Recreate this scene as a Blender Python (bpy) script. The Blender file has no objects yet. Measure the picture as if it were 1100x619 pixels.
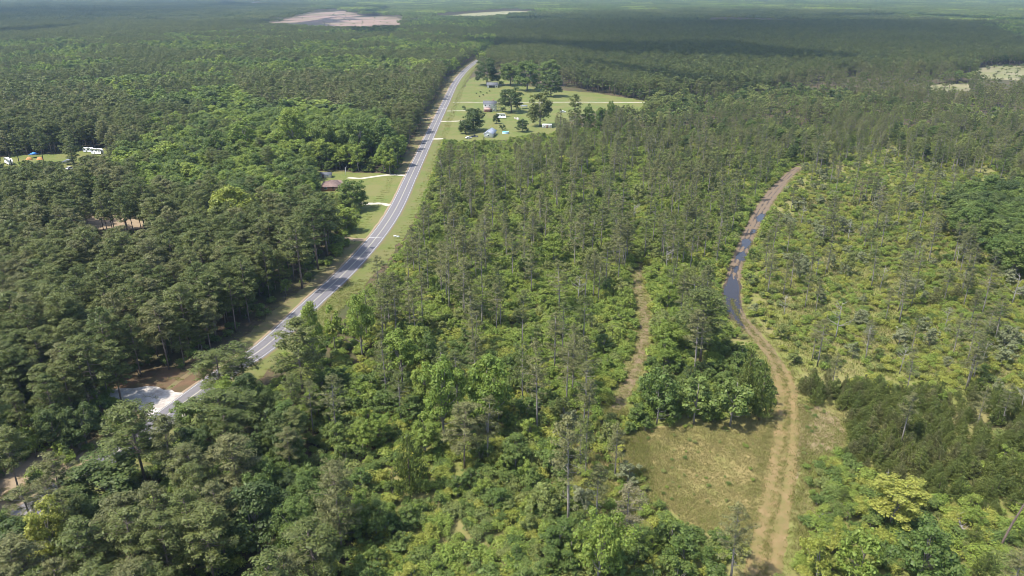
import bpy, math, random
import numpy as np

R = math.radians
SC = bpy.context.scene
COL = SC.collection

# ------------------------------------------------------------------ camera, sky, sun, exposure
IMW, IMH = 1100.0, 619.0
FPX = 800.0
PITCH = R(22.1)
CAMH = 100.0
cam_data = bpy.data.cameras.new('camera')
cam_data.sensor_width = 36.0
cam_data.lens = FPX / IMW * 36.0
cam_data.clip_start = 0.5
cam_data.clip_end = 40000.0
cam = bpy.data.objects.new('camera', cam_data)
cam.location = (0, 0, CAMH)
cam.rotation_euler = (math.pi / 2 - PITCH, 0, 0)
COL.objects.link(cam)
SC.camera = cam

SUN_EL = R(60)
SUN_AZ = math.atan2(-0.88, -0.42)          # from +Y towards +X; the sun stands to the left
world = bpy.data.worlds.new('World')
SC.world = world
world.use_nodes = True
wn = world.node_tree
sky = wn.nodes.new('ShaderNodeTexSky')
sky.sky_type = 'NISHITA'
sky.sun_disc = False
sky.sun_elevation = SUN_EL
sky.sun_rotation = SUN_AZ
sky.air_density = 1.0
sky.dust_density = 1.5
bg = wn.nodes['Background']
bg.inputs[1].default_value = 0.15
wn.links.new(sky.outputs[0], bg.inputs[0])
sun_d = bpy.data.lights.new('sun', 'SUN')
sun_d.energy = 3.5
sun_d.angle = R(1.0)
sun_d.color = (1.0, 0.95, 0.86)
sun = bpy.data.objects.new('sun', sun_d)
sv = np.array([math.sin(SUN_AZ) * math.cos(SUN_EL), math.cos(SUN_AZ) * math.cos(SUN_EL), math.sin(SUN_EL)])
import mathutils
sun.rotation_euler = mathutils.Vector(sv).to_track_quat('Z', 'Y').to_euler()
sun.location = (0, 0, 300)
COL.objects.link(sun)
SC.view_settings.view_transform = 'Standard'
SC.view_settings.look = 'None'
SC.view_settings.gamma = 1.0
SC.view_settings.use_curve_mapping = False
SC.view_settings.exposure = 1.16
SC.cycles.max_bounces = 5
SC.cycles.diffuse_bounces = 3
SC.cycles.transmission_bounces = 3
SC.cycles.transparent_max_bounces = 4
SC.cycles.volume_bounces = 0
SC.cycles.filter_width = 0.85
SC.cycles.use_denoising = True
SC.cycles.denoising_input_passes = 'RGB_ALBEDO_NORMAL'
SC.cycles.denoising_prefilter = 'ACCURATE'

rng = np.random.default_rng(7)

# ------------------------------------------------------------------ photo pixel <-> ground
cp, sp = math.cos(PITCH), math.sin(PITCH)


def P(px, py, z=0.0):
    """point at height z seen at a photo pixel"""
    x = (px - IMW / 2) / FPX
    y = -(py - IMH / 2) / FPX
    d = (x, cp + y * sp, -sp + y * cp)
    t = (z - CAMH) / d[2]
    return (d[0] * t, d[1] * t, z)


def proj(X, Y, Z):
    X = np.asarray(X, float); Y = np.asarray(Y, float); Z = np.asarray(Z, float) - CAMH
    zc = Y * cp - Z * sp
    yc = Y * sp + Z * cp
    return IMW / 2 + FPX * X / zc, IMH / 2 - FPX * yc / zc, zc


def in_poly(x, y, poly):
    x = np.asarray(x, float); y = np.asarray(y, float)
    inside = np.zeros(x.shape, bool)
    n = len(poly)
    for i in range(n):
        x0, y0 = poly[i][:2]; x1, y1 = poly[(i + 1) % n][:2]
        c = (y0 > y) != (y1 > y)
        with np.errstate(divide='ignore', invalid='ignore'):
            xs = (x1 - x0) * (y - y0) / (y1 - y0 + 1e-12) + x0
        inside ^= c & (x < xs)
    return inside


def noise2(x, y, sc, seed=0):
    """smooth value noise 0..1"""
    r = np.random.default_rng(seed)
    T = r.random((64, 64))
    u = np.asarray(x) / sc + 1000.3; v = np.asarray(y) / sc + 1000.7
    i = np.floor(u).astype(int); j = np.floor(v).astype(int)
    fu = u - i; fv = v - j
    fu = fu * fu * (3 - 2 * fu); fv = fv * fv * (3 - 2 * fv)
    a = T[i % 64, j % 64]; b = T[(i + 1) % 64, j % 64]; c = T[i % 64, (j + 1) % 64]; d = T[(i + 1) % 64, (j + 1) % 64]
    return (a * (1 - fu) + b * fu) * (1 - fv) + (c * (1 - fu) + d * fu) * fv


# ------------------------------------------------------------------ materials
MATS = {}


def new_mat(name):
    m = bpy.data.materials.new(name)
    m.use_nodes = True
    m.node_tree.nodes.clear()
    MATS[name] = m
    return m, m.node_tree.nodes, m.node_tree.links


def rgba(c): return (c[0], c[1], c[2], 1.0)


def leaf_mat(name, ca, cb, trans=0.32, warm=1.0):
    m, n, l = new_mat(name)
    out = n.new('ShaderNodeOutputMaterial')
    oi = n.new('ShaderNodeObjectInfo')
    ge = n.new('ShaderNodeNewGeometry')
    mix = n.new('ShaderNodeMix'); mix.data_type = 'RGBA'
    mix.inputs[6].default_value = rgba(ca); mix.inputs[7].default_value = rgba(cb)
    l.new(oi.outputs['Random'], mix.inputs[0])
    mr = n.new('ShaderNodeMapRange')
    mr.inputs[3].default_value = 0.62; mr.inputs[4].default_value = 1.38
    l.new(ge.outputs['Random Per Island'], mr.inputs[0])
    hsv = n.new('ShaderNodeHueSaturation')
    l.new(mix.outputs[2], hsv.inputs['Color'])
    l.new(mr.outputs[0], hsv.inputs['Value'])
    # hue drift from leaf to leaf
    mh = n.new('ShaderNodeMath'); mh.operation = 'MULTIPLY'; mh.inputs[1].default_value = 7.13
    l.new(ge.outputs['Random Per Island'], mh.inputs[0])
    fr = n.new('ShaderNodeMath'); fr.operation = 'FRACT'; l.new(mh.outputs[0], fr.inputs[0])
    mr2 = n.new('ShaderNodeMapRange'); mr2.inputs[3].default_value = 0.490; mr2.inputs[4].default_value = 0.514
    l.new(fr.outputs[0], mr2.inputs[0]); l.new(mr2.outputs[0], hsv.inputs['Hue'])
    pb = n.new('ShaderNodeBsdfPrincipled')
    pb.inputs['Roughness'].default_value = 0.55
    pb.inputs['Specular IOR Level'].default_value = 0.3
    l.new(hsv.outputs[0], pb.inputs['Base Color'])
    tr = n.new('ShaderNodeBsdfTranslucent')
    tint = n.new('ShaderNodeMix'); tint.data_type = 'RGBA'; tint.blend_type = 'MULTIPLY'
    tint.inputs[0].default_value = 1.0; tint.inputs[7].default_value = (1.25 * warm, 1.25, 0.7, 1)
    l.new(hsv.outputs[0], tint.inputs[6]); l.new(tint.outputs[2], tr.inputs[0])
    ms = n.new('ShaderNodeMixShader'); ms.inputs[0].default_value = trans
    l.new(pb.outputs[0], ms.inputs[1]); l.new(tr.outputs[0], ms.inputs[2])
    l.new(ms.outputs[0], out.inputs[0])
    return m


def rough_mat(name, ca, cb, scale=2.0, rough=0.9, spec=0.2, cc=None, scale2=0.1, bump=0.0, coord='Object', metallic=0.0):
    """two or three colours mixed by noise"""
    m, n, l = new_mat(name)
    out = n.new('ShaderNodeOutputMaterial')
    tc = n.new('ShaderNodeTexCoord')
    nz = n.new('ShaderNodeTexNoise'); nz.inputs['Scale'].default_value = scale; nz.inputs['Detail'].default_value = 5; nz.inputs['Roughness'].default_value = 0.65
    l.new(tc.outputs[coord], nz.inputs['Vector'])
    cr = n.new('ShaderNodeMapRange'); cr.inputs[1].default_value = 0.35; cr.inputs[2].default_value = 0.65
    l.new(nz.outputs[0], cr.inputs[0])
    mix = n.new('ShaderNodeMix'); mix.data_type = 'RGBA'
    mix.inputs[6].default_value = rgba(ca); mix.inputs[7].default_value = rgba(cb)
    l.new(cr.outputs[0], mix.inputs[0])
    col = mix.outputs[2]
    if cc is not None:
        n2 = n.new('ShaderNodeTexNoise'); n2.inputs['Scale'].default_value = scale2; n2.inputs['Detail'].default_value = 6; n2.inputs['Roughness'].default_value = 0.7
        l.new(tc.outputs[coord], n2.inputs['Vector'])
        c2 = n.new('ShaderNodeMapRange'); c2.inputs[1].default_value = 0.42; c2.inputs[2].default_value = 0.6
        l.new(n2.outputs[0], c2.inputs[0])
        m2 = n.new('ShaderNodeMix'); m2.data_type = 'RGBA'
        l.new(c2.outputs[0], m2.inputs[0]); l.new(col, m2.inputs[6]); m2.inputs[7].default_value = rgba(cc)
        col = m2.outputs[2]
    pb = n.new('ShaderNodeBsdfPrincipled')
    pb.inputs['Roughness'].default_value = rough
    pb.inputs['Specular IOR Level'].default_value = spec
    pb.inputs['Metallic'].default_value = metallic
    l.new(col, pb.inputs['Base Color'])
    if bump:
        b = n.new('ShaderNodeBump'); b.inputs['Strength'].default_value = bump; b.inputs['Distance'].default_value = 0.1
        l.new(nz.outputs[0], b.inputs['Height']); l.new(b.outputs[0], pb.inputs['Normal'])
    l.new(pb.outputs[0], out.inputs[0])
    return m


leaf_mat('needles_green', (0.082, 0.106, 0.025), (0.13, 0.146, 0.042), 0.3)
leaf_mat('needles_grey', (0.114, 0.122, 0.042), (0.158, 0.158, 0.06), 0.3)
leaf_mat('needles_brown', (0.135, 0.118, 0.06), (0.165, 0.148, 0.078), 0.2)
leaf_mat('needles_young', (0.096, 0.124, 0.029), (0.142, 0.164, 0.04), 0.3)
leaf_mat('leaves_bright', (0.158, 0.218, 0.04), (0.228, 0.275, 0.054), 0.4)
leaf_mat('leaves_mid', (0.098, 0.146, 0.034), (0.148, 0.192, 0.046), 0.38)
leaf_mat('leaves_dark', (0.062, 0.092, 0.026), (0.092, 0.122, 0.034), 0.34)
leaf_mat('leaves_yellow', (0.22, 0.25, 0.046), (0.29, 0.295, 0.062), 0.4)
leaf_mat('leaves_olive', (0.14, 0.172, 0.046), (0.185, 0.205, 0.058), 0.30)
leaf_mat('leaves_grey', (0.165, 0.185, 0.085), (0.2, 0.21, 0.11), 0.25)
leaf_mat('grass_dry', (0.21, 0.185, 0.078), (0.26, 0.225, 0.098), 0.25)
leaf_mat('grass_green', (0.15, 0.175, 0.042), (0.2, 0.205, 0.055), 0.3)
rough_mat('bark_pine', (0.14, 0.105, 0.085), (0.24, 0.195, 0.165), 3.0)
rough_mat('bark_grey', (0.16, 0.14, 0.115), (0.27, 0.245, 0.21), 3.0)
rough_mat('bark_dead', (0.238, 0.218, 0.191), (0.330, 0.310, 0.284), 3.0)
rough_mat('bark_dark', (0.10, 0.075, 0.06), (0.17, 0.13, 0.105), 3.0)


# ------------------------------------------------------------------ mesh helpers
def mesh_np(name, V, F, mats, midx=None, smooth=False):
    """V (n,3), F list of face index arrays of equal or mixed length"""
    me = bpy.data.meshes.new(name)
    V = np.asarray(V, np.float32)
    if isinstance(F, np.ndarray):
        k = F.shape[1]; nf = len(F)
        loops = F.astype(np.int32).ravel()
        starts = np.arange(nf, dtype=np.int32) * k
    else:
        loops = np.concatenate([np.asarray(f, np.int32) for f in F])
        ln = np.array([len(f) for f in F]); nf = len(F)
        starts = np.concatenate([[0], np.cumsum(ln)[:-1]]).astype(np.int32)
    me.vertices.add(len(V)); me.vertices.foreach_set('co', V.ravel())
    me.loops.add(len(loops)); me.loops.foreach_set('vertex_index', loops)
    me.polygons.add(nf); me.polygons.foreach_set('loop_start', starts)
    if midx is not None:
        me.polygons.foreach_set('material_index', np.asarray(midx, np.int32))
    if smooth:
        me.polygons.foreach_set('use_smooth', np.ones(nf, bool))
    for m in mats: me.materials.append(MATS[m])
    me.update(); me.validate()
    return me


class MB:
    """collects simple solids into one mesh"""
    def __init__(s): s.V = []; s.F = []; s.M = []
    def add(s, vs, fs, m=0):
        o = len(s.V); s.V += [tuple(v) for v in vs]
        for f in fs: s.F.append([i + o for i in f]); s.M.append(m)
        return s
    def box(s, c, d, rz=0.0, m=0, taper=0.0):
        x, y, z = (k / 2 for k in d); t = 1 - taper
        vs = [(-x, -y, -z), (x, -y, -z), (x, y, -z), (-x, y, -z), (-x * t, -y * t, z), (x * t, -y * t, z), (x * t, y * t, z), (-x * t, y * t, z)]
        cr, sr = math.cos(rz), math.sin(rz)
        vs = [(c[0] + a * cr - b * sr, c[1] + a * sr + b * cr, c[2] + e) for a, b, e in vs]
        return s.add(vs, [(0, 3, 2, 1), (4, 5, 6, 7), (0, 1, 5, 4), (1, 2, 6, 5), (2, 3, 7, 6), (3, 0, 4, 7)], m)
    def tube(s, pts, rad, n=6, m=0, cap=True):
        pts = [np.array(p, float) for p in pts]
        o = len(s.V)
        for i, p in enumerate(pts):
            d = pts[min(i + 1, len(pts) - 1)] - pts[max(i - 1, 0)]
            d = d / (np.linalg.norm(d) + 1e-9)
            a = np.cross(d, (0, 0, 1.0)) if abs(d[2]) < 0.9 else np.cross(d, (1.0, 0, 0))
            a /= np.linalg.norm(a); b = np.cross(d, a)
            for k in range(n):
                t = 2 * math.pi * k / n
                s.V.append(tuple(p + rad[i] * (math.cos(t) * a + math.sin(t) * b)))
        for i in range(len(pts) - 1):
            for k in range(n):
                k2 = (k + 1) % n
                s.F.append([o + i * n + k, o + i * n + k2, o + (i + 1) * n + k2, o + (i + 1) * n + k]); s.M.append(m)
        if cap:
            s.F.append([o + k for k in range(n)][::-1]); s.M.append(m)
            s.F.append([o + (len(pts) - 1) * n + k for k in range(n)]); s.M.append(m)
        return s
    def mesh(s, name, mats, smooth=False):
        return mesh_np(name, np.array(s.V), s.F, mats if isinstance(mats, (list, tuple)) else [mats], s.M, smooth)


def link(name, data, parent=None, loc=(0, 0, 0), rz=0.0, sc=None):
    o = bpy.data.objects.new(name, data)
    COL.objects.link(o)
    o.location = loc; o.rotation_euler = (0, 0, rz)
    if sc is not None: o.scale = sc
    if parent is not None: o.parent = parent
    return o


def tag(o, label, cat, group=None, kind=None):
    if label: o['label'] = label
    if cat: o['category'] = cat
    if group: o['group'] = group
    if kind: o['kind'] = kind
    return o


def part(mb, name, mats, parent, smooth=False):
    return link(name, mb.mesh(name, mats, smooth), parent)


# ------------------------------------------------------------------ ground features (photo pixels on the ground)
def catmull(pts, step=4.0):
    pts = [np.array(p[:2], float) for p in pts]
    pts = [2 * pts[0] - pts[1]] + pts + [2 * pts[-1] - pts[-2]]
    out = []
    for i in range(1, len(pts) - 2):
        p0, p1, p2, p3 = pts[i - 1:i + 3]
        n = max(2, int(np.linalg.norm(p2 - p1) / step))
        for k in range(n):
            t = k / n
            out.append(0.5 * ((2 * p1) + (-p0 + p2) * t + (2 * p0 - 5 * p1 + 4 * p2 - p3) * t * t + (-p0 + 3 * p1 - 3 * p2 + p3) * t ** 3))
    out.append(pts[-2])
    return np.array(out)


ROAD_PX = [(-190, 700), (-60, 612), (24, 555), (108, 499), (198, 433), (246, 398), (285, 373), (333, 328), (372, 292), (404, 256), (425, 225),
           (441.5, 190), (454, 163), (466, 137), (478, 112), (490, 88), (503, 73), (519, 62.5), (548, 54), (600, 47)]
ROAD = catmull([P(*p) for p in ROAD_PX])
TRACK_PX = [(812, 690), (816, 640), (822, 600), (829, 560), (837, 520), (843, 480), (846, 445), (843, 412), (829, 382), (810, 358), (794, 340), (786, 318),
            (791, 285), (800, 262), (810, 240), (827, 212), (846, 190), (858, 180)]
TRACK = catmull([P(*p) for p in TRACK_PX], .5)
SIDE_PX = [(660, 445), (668, 428), (680, 402), (688, 378), (692, 350), (690, 325), (684, 305), (688, 285)]
SIDE = catmull([P(*p) for p in SIDE_PX], 1.5)


def dist_line(x, y, L):
    x = np.asarray(x, float); y = np.asarray(y, float)
    best = np.full(x.shape, 1e9)
    for i in range(len(L) - 1):
        a = L[i]; b = L[i + 1]; d = b - a
        t = np.clip(((x - a[0]) * d[0] + (y - a[1]) * d[1]) / (d @ d), 0, 1)
        best = np.minimum(best, np.hypot(x - a[0] - t * d[0], y - a[1] - t * d[1]))
    return best


def wpoly(px): return [P(*p) for p in px]


FIELD_PX = [(668, 470), (700, 462), (740, 455), (790, 452), (822, 440), (836, 436), (842, 470), (838, 520), (830, 560), (818, 590), (795, 585), (762, 575), (735, 562), (712, 540), (690, 515), (670, 492)]
PATCH_PX = [(846, 432), (870, 436), (895, 444), (910, 462), (908, 484), (880, 486), (862, 492), (850, 520), (840, 520), (844, 470)]
TURN_PX = [(128, 420), (160, 416), (196, 424), (222, 418), (203, 446), (178, 462), (160, 448), (135, 432)]
LAWN_L_PX = [(338, 184), (372, 185), (405, 187), (439, 188), (430, 210), (418, 230), (400, 258), (380, 263), (362, 262), (378, 248), (386, 228), (376, 212), (338, 208)]
YARD_PX = [(497, 97), (506, 84), (525, 80), (545, 84), (560, 92), (600, 97), (640, 100), (690, 108), (700, 113), (690, 119), (640, 122), (612, 125), (606, 140), (590, 146), (560, 149), (500, 154), (474, 154), (478, 140)]
CLEAR_L_PX = [(84, 236), (98, 229), (120, 231), (150, 236), (168, 241), (150, 246), (118, 247), (96, 245)]
RV_PX = [(-30, 172), (20, 167), (60, 166), (90, 161), (114, 159), (120, 164), (104, 170), (80, 178), (70, 182), (50, 174), (20, 180), (-30, 184)]
FAR_FIELD_PX = [(268, 29), (300, 23), (335, 14), (372, 12), (388, 17), (424, 18.5), (440, 24), (418, 30), (370, 29), (320, 30)]
FAR_R_PX = [(1046, 76), (1058, 71), (1110, 71), (1140, 76), (1130, 86), (1090, 87), (1060, 85)]
POND_R_PX = [(990, 92), (1040, 90), (1044, 97), (1020, 99), (996, 99)]
STRIP_FAR_PX = [(460, 19), (520, 13), (560, 12), (590, 14), (560, 17), (500, 22)]

# parts of the photo where the ground itself is seen: no crown may stand in the way
CLEAR_PX = [
    [(262, 386), (300, 338), (330, 312), (352, 292), (374, 268), (396, 262), (398, 240), (405, 222), (428, 190), (437, 168), (441, 150), (452, 132), (462, 112), (478, 88), (495, 74),
     (508, 66), (514, 72), (500, 92), (490, 112), (478, 140), (470, 160), (460, 190), (450, 215), (436, 250), (424, 264), (412, 286), (392, 307), (376, 322), (362, 350), (345, 352), (318, 366), (302, 376), (288, 392)],
    [(384, 192), (437, 191), (425, 222), (398, 220)],
    [(346, 186), (376, 188), (376, 206), (346, 206)],
    [(497, 97), (506, 86), (523, 82), (524, 104), (545, 108), (546, 150), (512, 150), (478, 148), (486, 118)],
    [(545, 112), (575, 112), (575, 140), (545, 145)], [(608, 104), (640, 104), (640, 126), (608, 126)], [(640, 97), (690, 108), (690, 112), (640, 112)],
    [(582, 130), (594, 130), (594, 142), (582, 142)],
    [(124, 416), (160, 412), (212, 418), (206, 442), (180, 448), (150, 434)],
    [(690, 474), (740, 458), (828, 460), (850, 430), (905, 440), (905, 480), (862, 492), (856, 560), (838, 619), (800, 619), (812, 580), (770, 566), (735, 560), (705, 520)],
    [(92, 232), (152, 236), (152, 243), (94, 243)],
    [(2, 166), (18, 166), (18, 178), (2, 178)], [(28, 163), (66, 163), (66, 172), (28, 172)], [(90, 155), (112, 155), (112, 166), (90, 166)], [(71, 173), (80, 173), (80, 183), (71, 183)],
    [(290, 24), (335, 13), (424, 18), (430, 26), (370, 28)], [(1052, 72), (1100, 72), (1100, 82), (1058, 82)], [(1006, 89), (1040, 89), (1040, 95), (1006, 95)],
    [(136, 408), (190, 405), (206, 416), (140, 414)],
    [(86, 496), (132, 478), (140, 492), (98, 512)], [(0, 556), (30, 540), (34, 550), (6, 566)],
]
mask = np.zeros((int(IMH) + 1, int(IMW) + 1), bool)
gy, gx = np.mgrid[0:mask.shape[0], 0:mask.shape[1]]
for q in CLEAR_PX: mask |= in_poly(gx, gy, q)


def line_mask(L, half):
    global mask
    t = np.gradient(L, axis=0); t /= np.linalg.norm(t, axis=1)[:, None]
    nr = np.stack([t[:, 1], -t[:, 0]], 1)
    a = L + nr * half[:, None]; b = L - nr * half[:, None]
    ax, ay, _ = proj(a[:, 0], a[:, 1], np.zeros(len(a))); bx, by, _ = proj(b[:, 0], b[:, 1], np.zeros(len(b)))
    mask |= in_poly(gx, gy, list(zip(ax, ay)) + list(zip(bx[::-1], by[::-1])))


TW_PX = [(166, 1.8), (190, 2.6), (212, 3.4), (240, 2.9), (265, 2.7), (285, 2.4), (318, 3.2), (340, 2.3), (358, 1.9), (390, 2.1), (415, 2.6), (445, 3.1), (500, 3.4), (560, 3.3), (640, 3.1)]
TW_Y = np.array([P(550, q[0])[1] for q in TW_PX][::-1]); TW_W = np.array([q[1] for q in TW_PX][::-1])
line_mask(TRACK, np.interp(TRACK[:, 1], TW_Y, TW_W) * .8)
line_mask(SIDE[:-14], np.full(len(SIDE) - 14, 1.1))


def masked(px, py):
    i = np.clip(np.round(py).astype(int), 0, mask.shape[0] - 1); j = np.clip(np.round(px).astype(int), 0, mask.shape[1] - 1)
    ok = (px >= 0) & (px < IMW) & (py >= 0) & (py < IMH)
    return mask[i, j] & ok


# kinds of stand, painted over the photo where their crowns show
STANDS = ['mixed_mid', 'pine_dense', 'pine_thin', 'open_shrub', 'hardwood', 'hardwood_dark', 'young_pine', 'thicket', 'far_pine', 'far_mixed', 'left_front', 'front_mid', 'mid_right', 'field_bush']
SID = {k: i for i, k in enumerate(STANDS)}
smap = np.full(mask.shape, SID['pine_thin'], np.int8)


def paint(kind, poly): smap[in_poly(gx, gy, poly)] = SID[kind]


paint('far_mixed', [(-5, -5), (1110, -5), (1110, 42), (-5, 42)])
paint('far_pine', [(-5, -5), (340, -5), (330, 22), (240, 36), (100, 46), (-5, 50)])
paint('far_pine', [(560, 14), (760, 8), (960, 12), (1060, 30), (1110, 44), (1110, 72), (900, 72), (760, 100), (640, 92), (600, 70), (520, 62), (530, 30)])
paint('far_mixed', [(-5, 46), (100, 42), (240, 34), (420, 30), (540, 30), (520, 64), (440, 72), (300, 84), (100, 82), (-5, 92)])
paint('mixed_mid', [(-5, 88), (100, 80), (300, 82), (440, 70), (500, 62), (470, 100), (440, 150), (420, 185), (300, 215), (160, 232), (-5, 225)])
paint('pine_dense', [(-5, 92), (110, 96), (165, 120), (150, 156), (90, 158), (-5, 168)])
paint('pine_dense', [(250, 86), (330, 84), (440, 78), (480, 70), (462, 104), (440, 130), (400, 124), (330, 112), (270, 108)])
paint('hardwood', [(230, 112), (320, 112), (400, 122), (444, 132), (430, 182), (372, 186), (330, 205), (262, 205), (150, 200), (112, 180), (190, 150)])
paint('pine_dense', [(-5, 176), (110, 172), (140, 200), (230, 205), (300, 222), (345, 205), (372, 242), (342, 292), (305, 330), (275, 372), (230, 396), (130, 402), (-5, 412)])
paint('left_front', [(-5, 408), (130, 402), (240, 400), (300, 380), (330, 420), (345, 480), (360, 625), (-5, 625)])
paint('front_mid', [(318, 368), (370, 330), (420, 330), (560, 380), (640, 470), (700, 525), (720, 560), (800, 590), (805, 625), (350, 625), (340, 480)])
paint('thicket', [(395, 430), (470, 450), (490, 520), (560, 560), (560, 625), (400, 625), (420, 560), (380, 470)])
paint('thicket', [(350, 345), (372, 332), (400, 330), (420, 360), (400, 410), (345, 400)])
paint('open_shrub', [(590, 440), (665, 430), (690, 500), (715, 560), (640, 560), (600, 500)])
paint('mid_right', [(640, 100), (1110, 70), (1110, 200), (1040, 190), (940, 150), (850, 160), (790, 200), (760, 180), (690, 150)])
paint('open_shrub', [(860, 170), (940, 150), (1110, 180), (1110, 430), (900, 430), (855, 420), (830, 375), (802, 340), (806, 285), (830, 240)])
paint('hardwood_dark', [(1025, 200), (1060, 192), (1110, 196), (1110, 272), (1080, 258), (1040, 232)])
paint('young_pine', [(848, 392), (880, 404), (960, 418), (1110, 424), (1110, 556), (1040, 548), (980, 520), (915, 498), (906, 452), (870, 432)])
paint('thicket', [(860, 500), (912, 492), (980, 524), (1040, 550), (1110, 556), (1110, 625), (838, 625), (846, 560)])
paint('field_bush', [(678, 396), (710, 376), (790, 360), (832, 386), (838, 430), (800, 458), (700, 464), (676, 444)])


def stand_at(X, Y, Z):
    px, py, zc = proj(X, Y, Z)
    j = np.clip(np.round(px).astype(int), 0, mask.shape[1] - 1); i = np.clip(np.round(py).astype(int), 0, mask.shape[0] - 1)
    return smap[i, j]


# ------------------------------------------------------------------ setting: ground sheets, road, track
rough_mat('forest_floor', (0.071, 0.053, 0.032), (0.112, 0.079, 0.046), 0.9, cc=(0.056, 0.064, 0.024), scale2=0.05)
rough_mat('open_ground', (0.131, 0.152, 0.034), (0.170, 0.174, 0.051), 0.8, cc=(0.190, 0.169, 0.067), scale2=0.06)
rough_mat('lawn_grass', (0.090, 0.124, 0.027), (0.132, 0.149, 0.039), 0.5, cc=(0.146, 0.142, 0.048), scale2=0.05)
rough_mat('verge_grass', (0.099, 0.127, 0.030), (0.125, 0.138, 0.038), 0.6, cc=(0.136, 0.131, 0.048), scale2=0.08)
rough_mat('verge_dry', (0.140, 0.125, 0.055), (0.125, 0.135, 0.045), 0.5, cc=(0.160, 0.120, 0.066), scale2=0.09)
rough_mat('field_grass', (0.205, 0.166, 0.066), (0.251, 0.198, 0.082), 0.8, cc=(0.171, 0.161, 0.051), scale2=0.12)
rough_mat('dry_soil', (0.174, 0.125, 0.075), (0.215, 0.157, 0.096), 1.0, cc=(0.145, 0.122, 0.052), scale2=0.25)
rough_mat('pink_soil', (0.210, 0.150, 0.093), (0.252, 0.190, 0.120), 0.7, cc=(0.183, 0.162, 0.067), scale2=0.3)
rough_mat('bark_litter', (0.155, 0.112, 0.068), (0.205, 0.150, 0.092), 0.9, cc=(0.130, 0.125, 0.045), scale2=0.35)
rough_mat('mud_soil', (0.162, 0.110, 0.067), (0.209, 0.148, 0.093), 1.2, cc=(0.110, 0.075, 0.046), scale2=0.5)
rough_mat('wet_mud', (0.045, 0.034, 0.026), (0.075, 0.056, 0.040), 2.0, rough=.45)
rough_mat('track_soil', (0.178, 0.127, 0.053), (0.220, 0.158, 0.077), 1.4, cc=(0.142, 0.123, 0.042), scale2=0.35)
rough_mat('gravel_white', (0.405, 0.370, 0.326), (0.510, 0.475, 0.431), 1.5, cc=(0.317, 0.282, 0.246), scale2=0.25)
rough_mat('drive_gravel', (0.360, 0.323, 0.255), (0.450, 0.413, 0.338), 1.0)
rough_mat('pine_straw', (0.110, 0.067, 0.039), (0.151, 0.093, 0.055), 0.8, cc=(0.087, 0.070, 0.035), scale2=0.2)
rough_mat('sand_clear', (0.232, 0.174, 0.110), (0.278, 0.215, 0.145), 0.6)
rough_mat('tilled_soil', (0.185, 0.120, 0.092), (0.270, 0.190, 0.150), 0.03, cc=(0.150, 0.125, 0.075), scale2=0.006)
rough_mat('pale_field', (0.209, 0.191, 0.099), (0.255, 0.220, 0.139), 0.05, cc=(0.174, 0.180, 0.070), scale2=0.03)
rough_mat('asphalt', (0.142, 0.136, 0.137), (0.176, 0.168, 0.168), 1.2, rough=0.85, cc=(0.158, 0.149, 0.156), scale2=0.15)
rough_mat('road_paint', (0.36, 0.35, 0.34), (0.54, 0.53, 0.51), 1.5, rough=0.7)
rough_mat('road_paint_centre', (0.384, 0.352, 0.272), (0.464, 0.432, 0.336), 3.0, rough=0.7)
rough_mat('tar', (0.05, 0.045, 0.045), (0.08, 0.075, 0.075), 3.0, rough=0.6)


def sheet(name, poly, z, mat, jit=0.6, seg=3.0, seed=1, parent=None):
    r = np.random.default_rng(seed)
    pts = []
    n = len(poly)
    for i in range(n):
        a = np.array(poly[i][:2]); b = np.array(poly[(i + 1) % n][:2])
        k = max(1, int(np.linalg.norm(b - a) / seg))
        for t in range(k):
            p = a + (b - a) * t / k
            pts.append((p[0] + r.normal(0, jit), p[1] + r.normal(0, jit), z))
    o = link(name, mesh_np(name, np.array(pts), [list(range(len(pts)))], [mat]), parent)
    if parent is None: o['kind'] = 'structure'
    return o


def frames(L):
    d = np.gradient(L, axis=0); d /= np.linalg.norm(d, axis=1)[:, None]
    return d, np.stack([d[:, 1], -d[:, 0]], 1)       # tangent, right-hand normal


def strip(L, offs, zs, name, mats, i0=0, i1=None, jit=None, parent=None, midx=None, smooth=False):
    """sweep a cross-section (offsets to the right, heights) along a line"""
    d, nr = frames(L)
    L = L[i0:i1]; nr = nr[i0:i1]
    n = len(L); k = len(offs)
    offs = np.array(offs, float); zs = np.array(zs, float)
    O = np.tile(offs, (n, 1)); Z = np.tile(zs, (n, 1))
    if jit is not None: O, Z = jit(O, Z, L)
    V = np.stack([L[:, None, 0] + nr[:, None, 0] * O, L[:, None, 1] + nr[:, None, 1] * O, Z], 2).reshape(-1, 3)
    F = []; M = []
    for i in range(n - 1):
        for j in range(k - 1):
            F.append([i * k + j, i * k + j + 1, (i + 1) * k + j + 1, (i + 1) * k + j])
            M.append(midx[j] if midx else 0)
    return link(name, mesh_np(name, V, np.array(F), mats, M, smooth), parent)


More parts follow.
